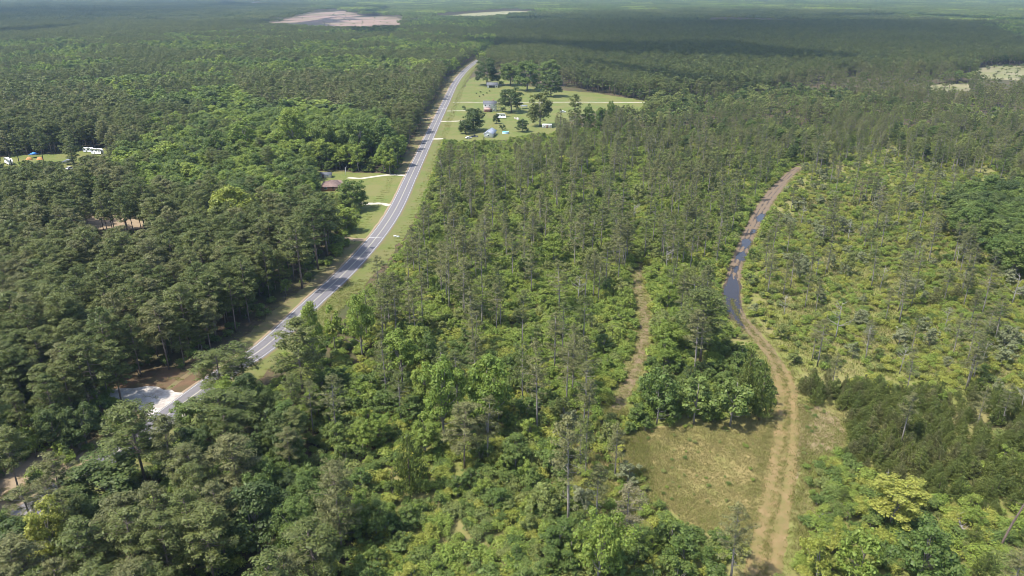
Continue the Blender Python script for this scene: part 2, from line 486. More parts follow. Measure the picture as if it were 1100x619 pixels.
g = 14000.0
gr = link('ground', mesh_np('ground', [(-g, -g, 0), (g, -g, 0), (g, g, 0), (-g, g, 0)], np.array([[0, 1, 2, 3]]), ['forest_floor']))
gr['kind'] = 'structure'
sheet('open_ground', wpoly([(480, 230), (560, 175), (700, 160), (860, 150), (960, 148), (1250, 180), (1300, 430), (1250, 640), (1130, 700), (380, 700), (400, 420), (440, 300)]), 0.03, 'open_ground', 1.5, 6, 3)
fld = sheet('field', wpoly(FIELD_PX), 0.06, 'field_grass', 0.7, 2, 4)
sheet('bare_patch', wpoly(PATCH_PX), 0.06, 'pink_soil', 0.6, 1.6, 5)
sheet('lawn', wpoly(LAWN_L_PX), 0.07, 'lawn_grass', 0.8, 4, 6)
sheet('lawn', wpoly(YARD_PX), 0.07, 'lawn_grass', 1.2, 6, 7)
sheet('gravel_turnout', wpoly(TURN_PX), 0.13, 'gravel_white', 0.5, 2, 8)
sheet('pine_straw_ground', wpoly([(92, 400), (215, 396), (240, 396), (225, 418), (196, 426), (160, 418), (120, 424)]), 0.05, 'pine_straw', 0.6, 2, 9)
sheet('pine_straw_ground', wpoly([(-40, 520), (40, 485), (85, 470), (96, 484), (60, 515), (0, 548), (-40, 570)]), 0.05, 'sand_clear', 0.6, 2, 10)
sheet('clearing', wpoly(CLEAR_L_PX), 0.05, 'sand_clear', 0.8, 3, 11)
sheet('clearing', wpoly(RV_PX), 0.05, 'lawn_grass', 1.0, 5, 12)
sheet('tilled_field', wpoly(FAR_FIELD_PX), 0.1, 'tilled_soil', 6, 30, 13)
sheet('clearing', wpoly(FAR_R_PX), 0.1, 'pale_field', 3, 15, 14)
sheet('clearing', wpoly(POND_R_PX), 0.1, 'pale_field', 2, 10, 15)
sheet('clearing', wpoly(STRIP_FAR_PX), 0.1, 'pale_field', 8, 40, 16)
sheet('bare_patch', wpoly([(990, 232), (1030, 238), (1070, 262), (1084, 285), (1050, 272), (1010, 252)]), 0.06, 'pink_soil', 0.9, 3, 17)
sheet('bare_patch', wpoly([(862, 208), (900, 214), (925, 222), (900, 228), (868, 222)]), 0.06, 'pink_soil', 0.9, 3, 18)
sheet('bare_patch', wpoly([(158, 584), (172, 574), (190, 582), (196, 600), (180, 612), (162, 604)]), 0.06, 'pink_soil', 0.4, 1.5, 19)
sheet('bare_patch', wpoly([(596, 470), (640, 455), (668, 462), (690, 500), (672, 520), (620, 510)]), 0.05, 'field_grass', 0.6, 2, 20)


def jit_edges(a, seed):
    def f(O, Z, L):
        r = np.random.default_rng(seed)
        O = O.copy()
        O[:, 0] += r.normal(0, a, len(O)); O[:, -1] += r.normal(0, a, len(O))
        return O, Z
    return f


vg = strip(ROAD, [2.6, 6, 9, 11.5], [0.06, 0.04, 0.04, 0.06], 'verge', ['verge_grass'], jit=jit_edges(0.7, 3)); vg['kind'] = 'structure'
vg = strip(ROAD, [-9.5, -7, -4.6, -2.6], [0.06, 0.04, 0.04, 0.06], 'verge', ['verge_dry'], jit=jit_edges(0.7, 4)); vg['kind'] = 'structure'
RW = 3.35
road = strip(ROAD, [-RW - 0.3, -RW, -RW * 0.5, 0, RW * 0.5, RW, RW + 0.3], [0.05, 0.15, 0.18, 0.21, 0.18, 0.15, 0.05], 'road', ['asphalt'], smooth=True)
road['kind'] = 'structure'
for s in (-1, 1):
    strip(ROAD, [s * 4.0 - .45, s * 4.0, s * 4.0 + .45], [.075, .09, .075], 'shoulder', ['sand_clear' if s < 0 else 'verge_dry'], parent=road, jit=lambda O, Z, L: (O + (noise2(L[:, 0], L[:, 1], 6, 71) - .5)[:, None] * np.array([.6, 0, .6]), Z))
    strip(ROAD, [s * 3.02 - 0.075, s * 3.02 + 0.075], [0.178, 0.178], 'edge_line', ['road_paint'], parent=road)
strip(ROAD, [-0.16, -0.05], [0.222, 0.222], 'centre_line', ['road_paint_centre'], parent=road)
strip(ROAD, [0.05, 0.16], [0.222, 0.222], 'centre_line', ['road_paint_centre'], parent=road)


rough_mat('asphalt_worn', (0.128, 0.120, 0.128), (0.162, 0.152, 0.160), 1.2, rough=0.8)
for o_ in (-2.35, -.95, .95, 2.35):
    zz = .21 - .0179 * abs(o_) + .008
    strip(ROAD, [o_ - .26, o_ + .26], [zz, zz], 'wheel_path', ['asphalt_worn'], parent=road, jit=lambda O, Z, L: (O + (noise2(L[:, 0], L[:, 1], 25, 81) - .5)[:, None] * .3 + (noise2(L[:, 0], L[:, 1], 9, 83) - .5)[:, None] * np.array([-.45, .45]), Z))


def road_index(px, py):
    w = np.array(P(px, py)[:2])
    return int(np.argmin(np.hypot(*(ROAD - w).T)))


rd_d, rd_n = frames(ROAD)
for px, py, w in ((404, 255, 0.55), (450, 173, 0.55), (469, 133.5, 0.7), (476, 117, 0.7), (322, 338, 0.3), (485, 99, 0.7)):
    i = road_index(px, py)
    c, n_, t_ = ROAD[i], rd_n[i], rd_d[i]
    mb = MB()
    for a, b in ((-3.2, 0), (0, 3.2)):
        za, zb = (0.185, 0.226) if a < 0 else (0.226, 0.185)
        q = [c + n_ * a - t_ * w / 2, c + n_ * b - t_ * w / 2, c + n_ * b + t_ * w / 2, c + n_ * a + t_ * w / 2]
        mb.add([(q[0][0], q[0][1], za), (q[1][0], q[1][1], zb), (q[2][0], q[2][1], zb), (q[3][0], q[3][1], za)], [(0, 1, 2, 3)])
    part(mb, 'cross_line', 'road_paint', road)
rcr = np.random.default_rng(91)
for py in (96, 104, 112, 122, 143, 152, 181, 197, 211, 226, 240, 270, 284, 301, 316, 352, 366, 384):
    i = road_index(np.interp(py, [q[1] for q in ROAD_PX][::-1], [q[0] for q in ROAD_PX][::-1]), py)
    c, n_, t_ = ROAD[i], rd_n[i], rd_d[i]
    mb = MB(); a0, a1 = sorted(rcr.uniform(-3.1, 3.1, 2)); pts = np.linspace(a0, a1, 6); w_ = rcr.normal(0, .25, 6)
    for k in range(5):
        q0 = c + n_ * pts[k] + t_ * w_[k]; q1 = c + n_ * pts[k + 1] + t_ * w_[k + 1]
        z0 = .235 - .0179 * abs(pts[k]); z1 = .235 - .0179 * abs(pts[k + 1])
        mb.add([(q0[0], q0[1], z0), (q1[0], q1[1], z1), (q1[0] + t_[0] * .12, q1[1] + t_[1] * .12, z1), (q0[0] + t_[0] * .12, q0[1] + t_[1] * .12, z0)], [(0, 1, 2, 3)])
    part(mb, 'crack_seal', 'tar', road)
for px, py, off, ln in ((451, 163, -1.9, 2.6), (456.5, 154.5, -1.6, 2.2)):
    i = road_index(px, py)
    c, n_, t_ = ROAD[i], rd_n[i], rd_d[i]
    r = np.random.default_rng(i)
    ring = []
    for k in range(12):
        a = 2 * math.pi * k / 12; rr = 1 + r.normal(0, .12)
        p = c + n_ * (off + 0.85 * rr * math.cos(a)) + t_ * (ln * 0.8 * rr * math.sin(a))
        ring.append((p[0], p[1], 0.218))
    part(MB().add(ring, [list(range(12))]), 'dark_patch', 'tar', road)  # irregular dark patch lying flat on the left lane

# driveways (each a strip from the road into a yard)
def drive(pxs, w, mat='drive_gravel', z=0.12):
    L = catmull([P(*p) for p in pxs], 2.0)
    o = strip(L, [-w / 2, -w / 6, w / 6, w / 2], [z - .03, z, z, z - .03], 'driveway', [mat], jit=jit_edges(0.15, int(pxs[0][0])))
    o['kind'] = 'structure'
drive([(436, 189), (420, 188), (402, 190), (386, 192), (374, 191)], 3.2)
drive([(419, 221), (410, 219), (400, 219), (388, 219), (372, 217)], 3.6)
drive([(397, 258), (388, 258), (376, 257), (364, 254)], 4.0, 'sand_clear')
drive([(487, 110), (500, 110), (522, 110), (560, 110), (600, 110), (640, 110), (690, 110.5), (730, 111)], 2.8)
drive([(480, 119.5), (490, 119.3), (502, 119.2)], 3.0)
drive([(472, 130.5), (484, 130.5), (498, 130)], 3.6)
drive([(463, 149.5), (470, 149.5), (476, 149)], 4.5)
drive([(484, 98), (496, 97), (506, 97)], 3.0, 'verge_dry')
drive([(456, 128), (462, 126.5), (470, 126)], 5.0, 'sand_clear')
drive([(206, 436), (170, 428), (135, 424), (90, 428), (40, 440)], 6.5, 'gravel_white', 0.1)

# muddy two-track with ruts; the puddles lie in them
puds_px = [(786.5, 317, 3.0, 17), (790.5, 290, .7, 4.5), (796.5, 276, 2.3, 5.2), (801.5, 262, 2.1, 6.0), (809, 249, 1.0, 3.2), (818, 234.5, 2.3, 7.0), (790, 338, 1.2, 8)]
PUD = []
for px, py, w, ln in puds_px:
    c = np.array(P(px, py)[:2]); i = int(np.argmin(np.hypot(*(TRACK - c).T)))
    PUD.append((c, frames(TRACK)[0][i], w, ln))


def track_z(O, Z, L, half):
    r = np.random.default_rng(5)
    d, nr = frames(TRACK)
    X = L[:, None, 0] + nr[:len(L), None, 0] * O; Y = L[:, None, 1] + nr[:len(L), None, 1] * O
    z = 0.16 + 0.10 * (noise2(X, Y, 0.9, 3) - .5) + 0.14 * (noise2(X, Y, 3.1, 4) - .5)
    for s in (-1, 1): z -= 0.16 * np.exp(-((O - s * 0.95) / 0.38) ** 2)
    for c, t, w, ln in PUD:
        u = (X - c[0]) * t[0] + (Y - c[1]) * t[1]; v = (X - c[0]) * t[1] - (Y - c[1]) * t[0]
        z -= 0.22 * np.exp(-((u / (ln * .75)) ** 4) - (v / (w * .9)) ** 4)
    edge = np.clip((np.abs(O) - (half - 1.1)) / 1.1, 0, 1)
    z = z * (1 - edge) + 0.035 * edge
    return np.where(np.abs(O) > half * .97, 0.02, np.maximum(z, 0.08))


def track_jit(O, Z, L):
    half = np.interp(L[:, 1], TW_Y, TW_W)
    a = half / 4.4 * np.clip(0.7 + 0.65 * noise2(L[:, 0], L[:, 1], 6, 8), .7, 1.35)
    O2 = O * a[:, None]
    O2[:, 0] -= .9 * noise2(L[:, 0], L[:, 1], 1.7, 21); O2[:, -1] += .9 * noise2(L[:, 0], L[:, 1], 1.7, 22)
    return O2, track_z(O2, Z, L, (half)[:, None])


offs = np.linspace(-4.4, 4.4, 23)
tr = strip(TRACK, offs, np.zeros(23), 'dirt_track', ['track_soil'], jit=track_jit, smooth=True)
tr['kind'] = 'structure'
for s_ in (-1, 1):
    strip(TRACK, [s_ * .95 - .28, s_ * .95, s_ * .95 + .28], [0.088, 0.085, 0.088], 'wheel_rut', ['wet_mud'], i0=330, i1=len(TRACK) - 8, parent=tr,
          jit=lambda O, Z, L: (O + .25 * (noise2(L[:, 0], L[:, 1], 7, 51) - .5)[:, None] + (noise2(L[:, 0], L[:, 1], 2.5, 52 + s_) - .5)[:, None] * np.array([-.4, 0, .4]), Z + (noise2(L[:, 0], L[:, 1], 4, 61 + s_)[:, None] > .66) * -.06))
sd = strip(SIDE, [-1.7, -1.0, -.4, .4, 1.0, 1.7], [0.02, 0.10, 0.07, 0.11, 0.07, 0.02], 'side_track', ['bark_litter'], jit=jit_edges(0.5, 9), smooth=True)
sd['kind'] = 'structure'

# soil of the track: tan near the field, browner and wetter towards the puddles
m = MATS['track_soil']; n = m.node_tree.nodes; l = m.node_tree.links
pbt = [q for q in n if q.type == 'BSDF_PRINCIPLED'][0]
old = pbt.inputs['Base Color'].links[0].from_socket
tct = n.new('ShaderNodeTexCoord'); sxy = n.new('ShaderNodeSeparateXYZ'); l.new(tct.outputs['Object'], sxy.inputs[0])
nzt = n.new('ShaderNodeTexNoise'); nzt.inputs['Scale'].default_value = .12; l.new(tct.outputs['Object'], nzt.inputs['Vector'])
ad = n.new('ShaderNodeMath'); ad.operation = 'MULTIPLY_ADD'; ad.inputs[1].default_value = 60; l.new(nzt.outputs[0], ad.inputs[0]); l.new(sxy.outputs[1], ad.inputs[2])
mrt = n.new('ShaderNodeMapRange'); mrt.inputs[1].default_value = P(800, 400)[1] + 20; mrt.inputs[2].default_value = P(800, 335)[1] + 40; l.new(ad.outputs[0], mrt.inputs[0])
mxt = n.new('ShaderNodeMix'); mxt.data_type = 'RGBA'; mxt.inputs[7].default_value = (.150, .112, .076, 1); l.new(mrt.outputs[0], mxt.inputs[0]); l.new(old, mxt.inputs[6])
l.new(mxt.outputs[2], pbt.inputs['Base Color'])

m, n, l = new_mat('muddy_water')
out = n.new('ShaderNodeOutputMaterial'); pb = n.new('ShaderNodeBsdfPrincipled')
tcw = n.new('ShaderNodeTexCoord'); nzw = n.new('ShaderNodeTexNoise'); nzw.inputs['Scale'].default_value = 2.5
l.new(tcw.outputs['Object'], nzw.inputs['Vector'])
bw = n.new('ShaderNodeBump'); bw.inputs['Strength'].default_value = 0.03; bw.inputs['Distance'].default_value = 0.02
l.new(nzw.outputs[0], bw.inputs['Height']); l.new(bw.outputs[0], pb.inputs['Normal'])
pb.inputs['Base Color'].default_value = (0.03, 0.024, 0.022, 1); pb.inputs['Roughness'].default_value = 0.03; pb.inputs['IOR'].default_value = 1.33; pb.inputs['Specular IOR Level'].default_value = 0.42
l.new(pb.outputs[0], out.inputs[0])
for k, (c, t, w, ln) in enumerate(PUD):
    r = np.random.default_rng(40 + k)
    ph = r.random(3) * 6.28
    ring = []
    for q in range(28):
        a = 2 * math.pi * q / 28
        rr = 1 + .16 * math.sin(2 * a + ph[0]) + .10 * math.sin(3 * a + ph[1]) + .08 * math.sin(5 * a + ph[2])
        u = ln * rr * math.sin(a); v = w * rr * math.cos(a)
        ring.append((c[0] + t[0] * u + t[1] * v, c[1] + t[1] * u - t[0] * v, 0.125 + 0.002 * k))
    mg = []
    for q in range(28):
        a = 2 * math.pi * q / 28; e = r.uniform(1.08, 1.34)
        rr = e * (1 + .16 * math.sin(2 * a + ph[0]) + .10 * math.sin(3 * a + ph[1]) + .08 * math.sin(5 * a + ph[2]))
        u = (ln + .6) * rr * math.sin(a); v = (w + .15) * rr * math.cos(a)
        mg.append((c[0] + t[0] * u + t[1] * v, c[1] + t[1] * u - t[0] * v, 0.116 + 0.0005 * k))
    link('wet_margin', mesh_np('wet_margin', np.array(mg), [list(range(28))], ['wet_mud']), tr)
    o = link('puddle', mesh_np('puddle', np.array(ring), [list(range(28))], ['muddy_water']))
    o['kind'] = 'structure'


# ------------------------------------------------------------------ tree, shrub and grass prototypes
def unit(v): return v / (np.linalg.norm(v, axis=-1, keepdims=True) + 1e-9)


def cards(c, u, nrm, a, b, fold=0.12):
    """one folded lozenge leaf spray per centre: length 2a along u, width 2b"""
    v = unit(np.cross(nrm, u)); nn = np.cross(u, v)
    a = a[:, None]; b = b[:, None]
    V = np.stack([c - u * a, c + v * b - nn * fold * a, c + u * a, c - v * b - nn * fold * a], 1).reshape(-1, 3)
    F = np.arange(len(c) * 4).reshape(-1, 4)
    return V, F


def rdir(r, n):
    return unit(r.normal(size=(n, 3)))


def crown_blobs(r, cents, rads, per, size, flat=0.8, up=0.45, slim=.65):
    cents = np.asarray(cents); rads = np.asarray(rads)
    k = len(cents)
    cnt = np.maximum(8, (per * (rads / rads.mean()) ** 2).astype(int))
    idx = np.repeat(np.arange(k), cnt); n = len(idx)
    d = rdir(r, n)
    flip = (d[:, 2] < -0.35) & (r.random(n) < 0.75)
    d[flip, 2] *= -1
    rr = rads[idx] * r.uniform(0.45, 1.16, n)
    c = cents[idx] + d * rr[:, None] * np.array([1, 1, flat])
    nrm = unit(d + np.array([0, 0, up]) + r.normal(0, .45, (n, 3)))
    u = unit(np.cross(nrm, rdir(r, n)))
    a = size * r.uniform(0.55, 1.25, n); b = a * slim * r.uniform(0.75, 1.25, n)
    return cards(c, u, nrm, a, b)


def make_broad(seed, H=16.0, RR=4.6, cb=0.22, nb=42, per=150, size=0.27, lop=0.25):
    r = np.random.default_rng(seed)
    zc = H * (cb + (1 - cb) / 2); rz = H * (1 - cb) / 2
    cents = []; rads = []
    ph = r.random(4) * 6.28
    while len(cents) < nb:
        d = unit(r.normal(size=3))
        if d[2] < -0.75: continue
        az = math.atan2(d[1], d[0])
        env = 1 + lop * (math.sin(2 * az + ph[0] + 2 * d[2]) * .5 + math.sin(3 * az + ph[1] - 3 * d[2]) * .5 + .6 * math.sin(5 * d[2] + ph[2]))
        taper = 1.0 if d[2] < 0.2 else 1.0 - 0.22 * (d[2] - .2)
        t = r.uniform(0.35, 0.9) ** 0.7
        rad = RR * r.uniform(0.14, 0.31)
        cents.append((d[0] * RR * env * t * taper, d[1] * RR * env * t * taper, zc + d[2] * rz * min(env, 1.15) * t)); rads.append(rad)
    V, F = crown_blobs(r, cents, rads, per, size)
    tb = MB()
    top = np.array([r.normal(0, .4), r.normal(0, .4), H * .8])
    tb.tube([(0, 0, -0.3), (0.02 * H * r.normal(), 0.02 * H * r.normal(), H * .25), tuple(top * np.array([1, 1, .65])), tuple(top)], [H * .019, H * .014, H * .008, .03], 7)
    for c in cents[::4]:
        c = np.array(c); s = np.array([0, 0, min(c[2] * .6, H * .5)]); mid = (s + c) / 2 + np.array([0, 0, -.2])
        tb.tube([s, mid, c], [H * .007, H * .005, .03], 5, cap=False)
    return tb, V, F, H, RR


def tufts(r, cents, n_bl, ln, wd, up=0.55):
    cents = np.asarray(cents); k = len(cents)
    idx = np.repeat(np.arange(k), n_bl); n = len(idx)
    d = unit(rdir(r, n) + np.array([0, 0, up]))
    L = ln * r.uniform(.65, 1.2, n)
    c = cents[idx] + d * (L * .5)[:, None] + r.normal(0, ln * .22, (n, 3))
    nrm = unit(rdir(r, n) + np.array([0, 0, .5]))
    nrm = unit(np.cross(d, np.cross(nrm, d)))
    return cards(c, d, nrm, L * .55, wd * r.uniform(.7, 1.3, n), 0.05)


def make_pine(seed, H=20.0, RR=3.3, cb=0.48, levels=10, per=4.4, blob=.95, cnt=46, size=.24, slim=.42, dead=6, dome=1.0, keep=1.0):
    r = np.random.default_rng(seed)
    tb = MB()
    lean = r.normal(0, .012, 2); bend = r.normal(0, .35, 2)
    def tp(z):
        t = z / H
        return np.array([lean[0] * z + bend[0] * t * t, lean[1] * z + bend[1] * t * t, z])
    zs = [-0.3, H * .25, H * .5, H * .75, H * .97]
    tb.tube([tp(z) for z in zs], [H * .0115, H * .0098, H * .0078, H * .0045, .03], 7)
    cents = []; rads = []
    for i in range(levels):
        t = (i + r.uniform(-.4, .4)) / (levels - 1); t = min(max(t, 0), 1)
        z = H * (cb + (1 - cb) * (t * .95))
        prof = (math.sin(math.pi * min(1, (t * .74 + .26))) ** 0.7) * dome + (1 - dome) * (1 - t) + .1
        nbr = max(2, int(per + r.normal(0, 1)))
        a0 = r.random() * 6.28
        for b in range(nbr):
            if r.random() > keep: continue
            az = a0 + 6.28 * b / nbr + r.normal(0, .35)
            L = RR * prof * r.uniform(.55, 1.12)
            rise = r.uniform(-.1, .3) + .45 * t
            s = tp(z); e = s + np.array([math.cos(az) * L, math.sin(az) * L, L * rise])
            mid = (s + e) / 2 + np.array([0, 0, -.06 * L])
            tb.tube([s, mid, e], [.055, .04, .015], 4, cap=False)
            rad = blob * r.uniform(.7, 1.25) * (.75 + .25 * L / RR)
            cents.append(s + (e - s) * .86 + r.normal(0, .1, 3)); rads.append(rad)
            if L > 1.6 * blob: cents.append(s + (e - s) * r.uniform(.4, .55) + r.normal(0, .2, 3)); rads.append(rad * .8)
    for k in range(3): cents.append(tp(H * (.985 - .03 * k)) + r.normal(0, .15, 3)); rads.append(blob * .7)
    for k in range(dead):
        z = H * r.uniform(cb * .55, cb); az = r.random() * 6.28; L = RR * r.uniform(.25, .6)
        s = tp(z); tb.tube([s, s + np.array([math.cos(az) * L, math.sin(az) * L, .1 * L])], [.04, .015], 4, cap=False)
    V, F = crown_blobs(r, cents, rads, cnt, size, .5, .8, slim)
    return tb, V, F, H, RR


def make_young_pine(seed, H=5.0, RR=1.5):
    r = np.random.default_rng(seed)
    tb = MB(); tb.tube([(0, 0, -.2), (0, 0, H * .5), (0, 0, H * .95)], [.08, .06, .02], 5)
    cents = []
    for i in range(13):
        t = i / 12; z = H * (.08 + .88 * t)
        L0 = RR * (1 - t) ** .75 + .12
        nbr = int(6 - 2 * t)
        a0 = r.random() * 6.28
        for b in range(nbr):
            az = a0 + 6.28 * b / nbr + r.normal(0, .25); L = L0 * r.uniform(.7, 1.15)
            for q in range(max(1, int(L / .28))):
                f = .25 + .75 * (q + r.random()) / max(1, int(L / .28))
                cents.append((math.cos(az) * L * f + r.normal(0, .1), math.sin(az) * L * f + r.normal(0, .1), z + L * f * .45))
    V, F = tufts(r, cents, 9, .36, .05, 1.0)
    return tb, V, F, H, RR


def make_shrub(seed, H=2.4, RR=1.5, nb=13, per=62, size=.15):
    r = np.random.default_rng(seed)
    cents = []; rads = []
    for i in range(nb):
        a = r.random() * 6.28; d = RR * r.uniform(0, .75)
        rad = RR * r.uniform(.28, .48)
        z = max(rad * .6, H * r.uniform(.25, .82) * (1 - .35 * d / RR))
        cents.append((math.cos(a) * d, math.sin(a) * d, z)); rads.append(rad)
    V, F = crown_blobs(r, cents, rads, per, size, .9, .6)
    tb = MB()
    for c in cents[::2]: tb.tube([(0, 0, -.1), (c[0] * .5, c[1] * .5, c[2] * .6), c], [.05, .035, .015], 4, cap=False)
    return tb, V, F, H, RR


def make_snag(seed, H=11.0, lean=0.0, nbr=14):
    r = np.random.default_rng(seed)
    tb = MB()
    bx = r.normal(0, .03) + lean
    f = lambda z: np.array([bx * z, r.normal(0, .02) * 0 + .01 * z, z])
    tb.tube([f(z) for z in (-.3, H * .35, H * .7, H)], [H * .016, H * .012, H * .007, .03], 7)
    bb = MB()
    for i in range(nbr):
        z = H * r.uniform(.35, .97); az = r.random() * 6.28; L = (H - z) * .32 + .5 + r.random() * 1.2
        s = f(z); e = s + np.array([math.cos(az) * L, math.sin(az) * L, L * r.uniform(.3, .9)])
        bb.tube([s, (s + e) / 2 - np.array([0, 0, .05 * L]), e], [.065, .045, .015], 4, cap=False)
        for k in range(3):
            p = s + (e - s) * r.uniform(.4, .95); az2 = az + r.normal(0, .9); l2 = L * r.uniform(.2, .45)
            bb.tube([p, p + np.array([math.cos(az2) * l2, math.sin(az2) * l2, l2 * .7])], [.03, .012], 3, cap=False)
    return tb, bb, H


def grass_tuft(seed, n=16, h=.45, spread=.28):
    r = np.random.default_rng(seed)
    c = np.stack([r.normal(0, spread, n), r.normal(0, spread, n), np.zeros(n)], 1)
    d = unit(np.stack([r.normal(0, .45, n), r.normal(0, .45, n), np.ones(n)], 1))
    L = h * r.uniform(.6, 1.3, n)
    c = c + d * (L * .5)[:, None]
    nrm = unit(np.cross(d, rdir(r, n)))
    return cards(c, d, nrm, L * .55, np.full(n, .035), 0.0)


SPEC = {}     # species -> list of prototypes


def register(species, protos, tints, bark, lod_tris=None):
    out = []
    for k, (tb, V, F, H, RR) in enumerate(protos):
        p = dict(H=H, R=RR, trunk=tb.mesh(species + '_trunk', bark), crown={}, joined={}, arr=(np.array(tb.V), tb.F, V, F))
        for t in tints:
            p['crown'][t] = mesh_np(species + '_crown', V, F, [t])
            Vt = np.array(tb.V); o = len(Vt)
            Fj = list(tb.F) + [f for f in (F + o).tolist()]
            p['joined'][t] = mesh_np(species + '_whole', np.concatenate([Vt, V]), Fj, [bark, t], [0] * len(tb.F) + [1] * len(F))
        out.append(p)
    SPEC[species] = out


LEAFT = ['leaves_bright', 'leaves_mid', 'leaves_dark', 'leaves_yellow', 'leaves_olive', 'leaves_grey']
register('pine', [make_pine(100 + i, 20, 4.0 + .3 * (i % 3), .34 + .05 * (i % 4), 11, 5.0, 1.1, 62, .25) for i in range(6)], ['needles_green', 'needles_grey'], 'bark_pine')
register('pine_thin', [make_pine(200 + i, 20, 2.9 + .35 * (i % 3), .40 + .06 * (i % 4), 12, 4.2, .8, 36, .21, dead=12, dome=.8, keep=.88) for i in range(7)], ['needles_grey', 'needles_brown', 'needles_green'], 'bark_grey')
register('broad', [make_broad(300 + i, 16, 4.4 + .35 * (i % 3), .16 + .05 * (i % 3), 66, 112, .25, .25 + .1 * (i % 2)) for i in range(6)], LEAFT, 'bark_grey')
register('sapling', [make_broad(350 + i, 6.5, 2.2 + .2 * (i % 3), .06, 34, 68, .18, .4) for i in range(6)], LEAFT, 'bark_grey')
register('young_pine', [make_young_pine(400 + i, 5, 1.5 + .15 * i) for i in range(4)], ['needles_young', 'needles_grey'], 'bark_dark')
register('shrub', [make_shrub(500 + i, 2.2 + .25 * (i % 3), 1.5 + .15 * (i % 2)) for i in range(6)], LEAFT, 'bark_grey')
register('broad_full', [make_broad(380 + i, 16, 5.2, -.04, 70, 130, .27, .2) for i in range(4)], ['leaves_mid', 'leaves_dark', 'leaves_bright', 'needles_green'], 'bark_grey')
register('pine_far', [make_pine(600 + i, 20, 4.0, .36, 7, 4.0, 1.4, 14, .55, .5, 0) for i in range(5)], ['needles_green', 'needles_grey'], 'bark_pine')
register('broad_far', [make_broad(620 + i, 16, 4.8, .18, 26, 34, .55, .3) for i in range(5)], LEAFT, 'bark_grey')


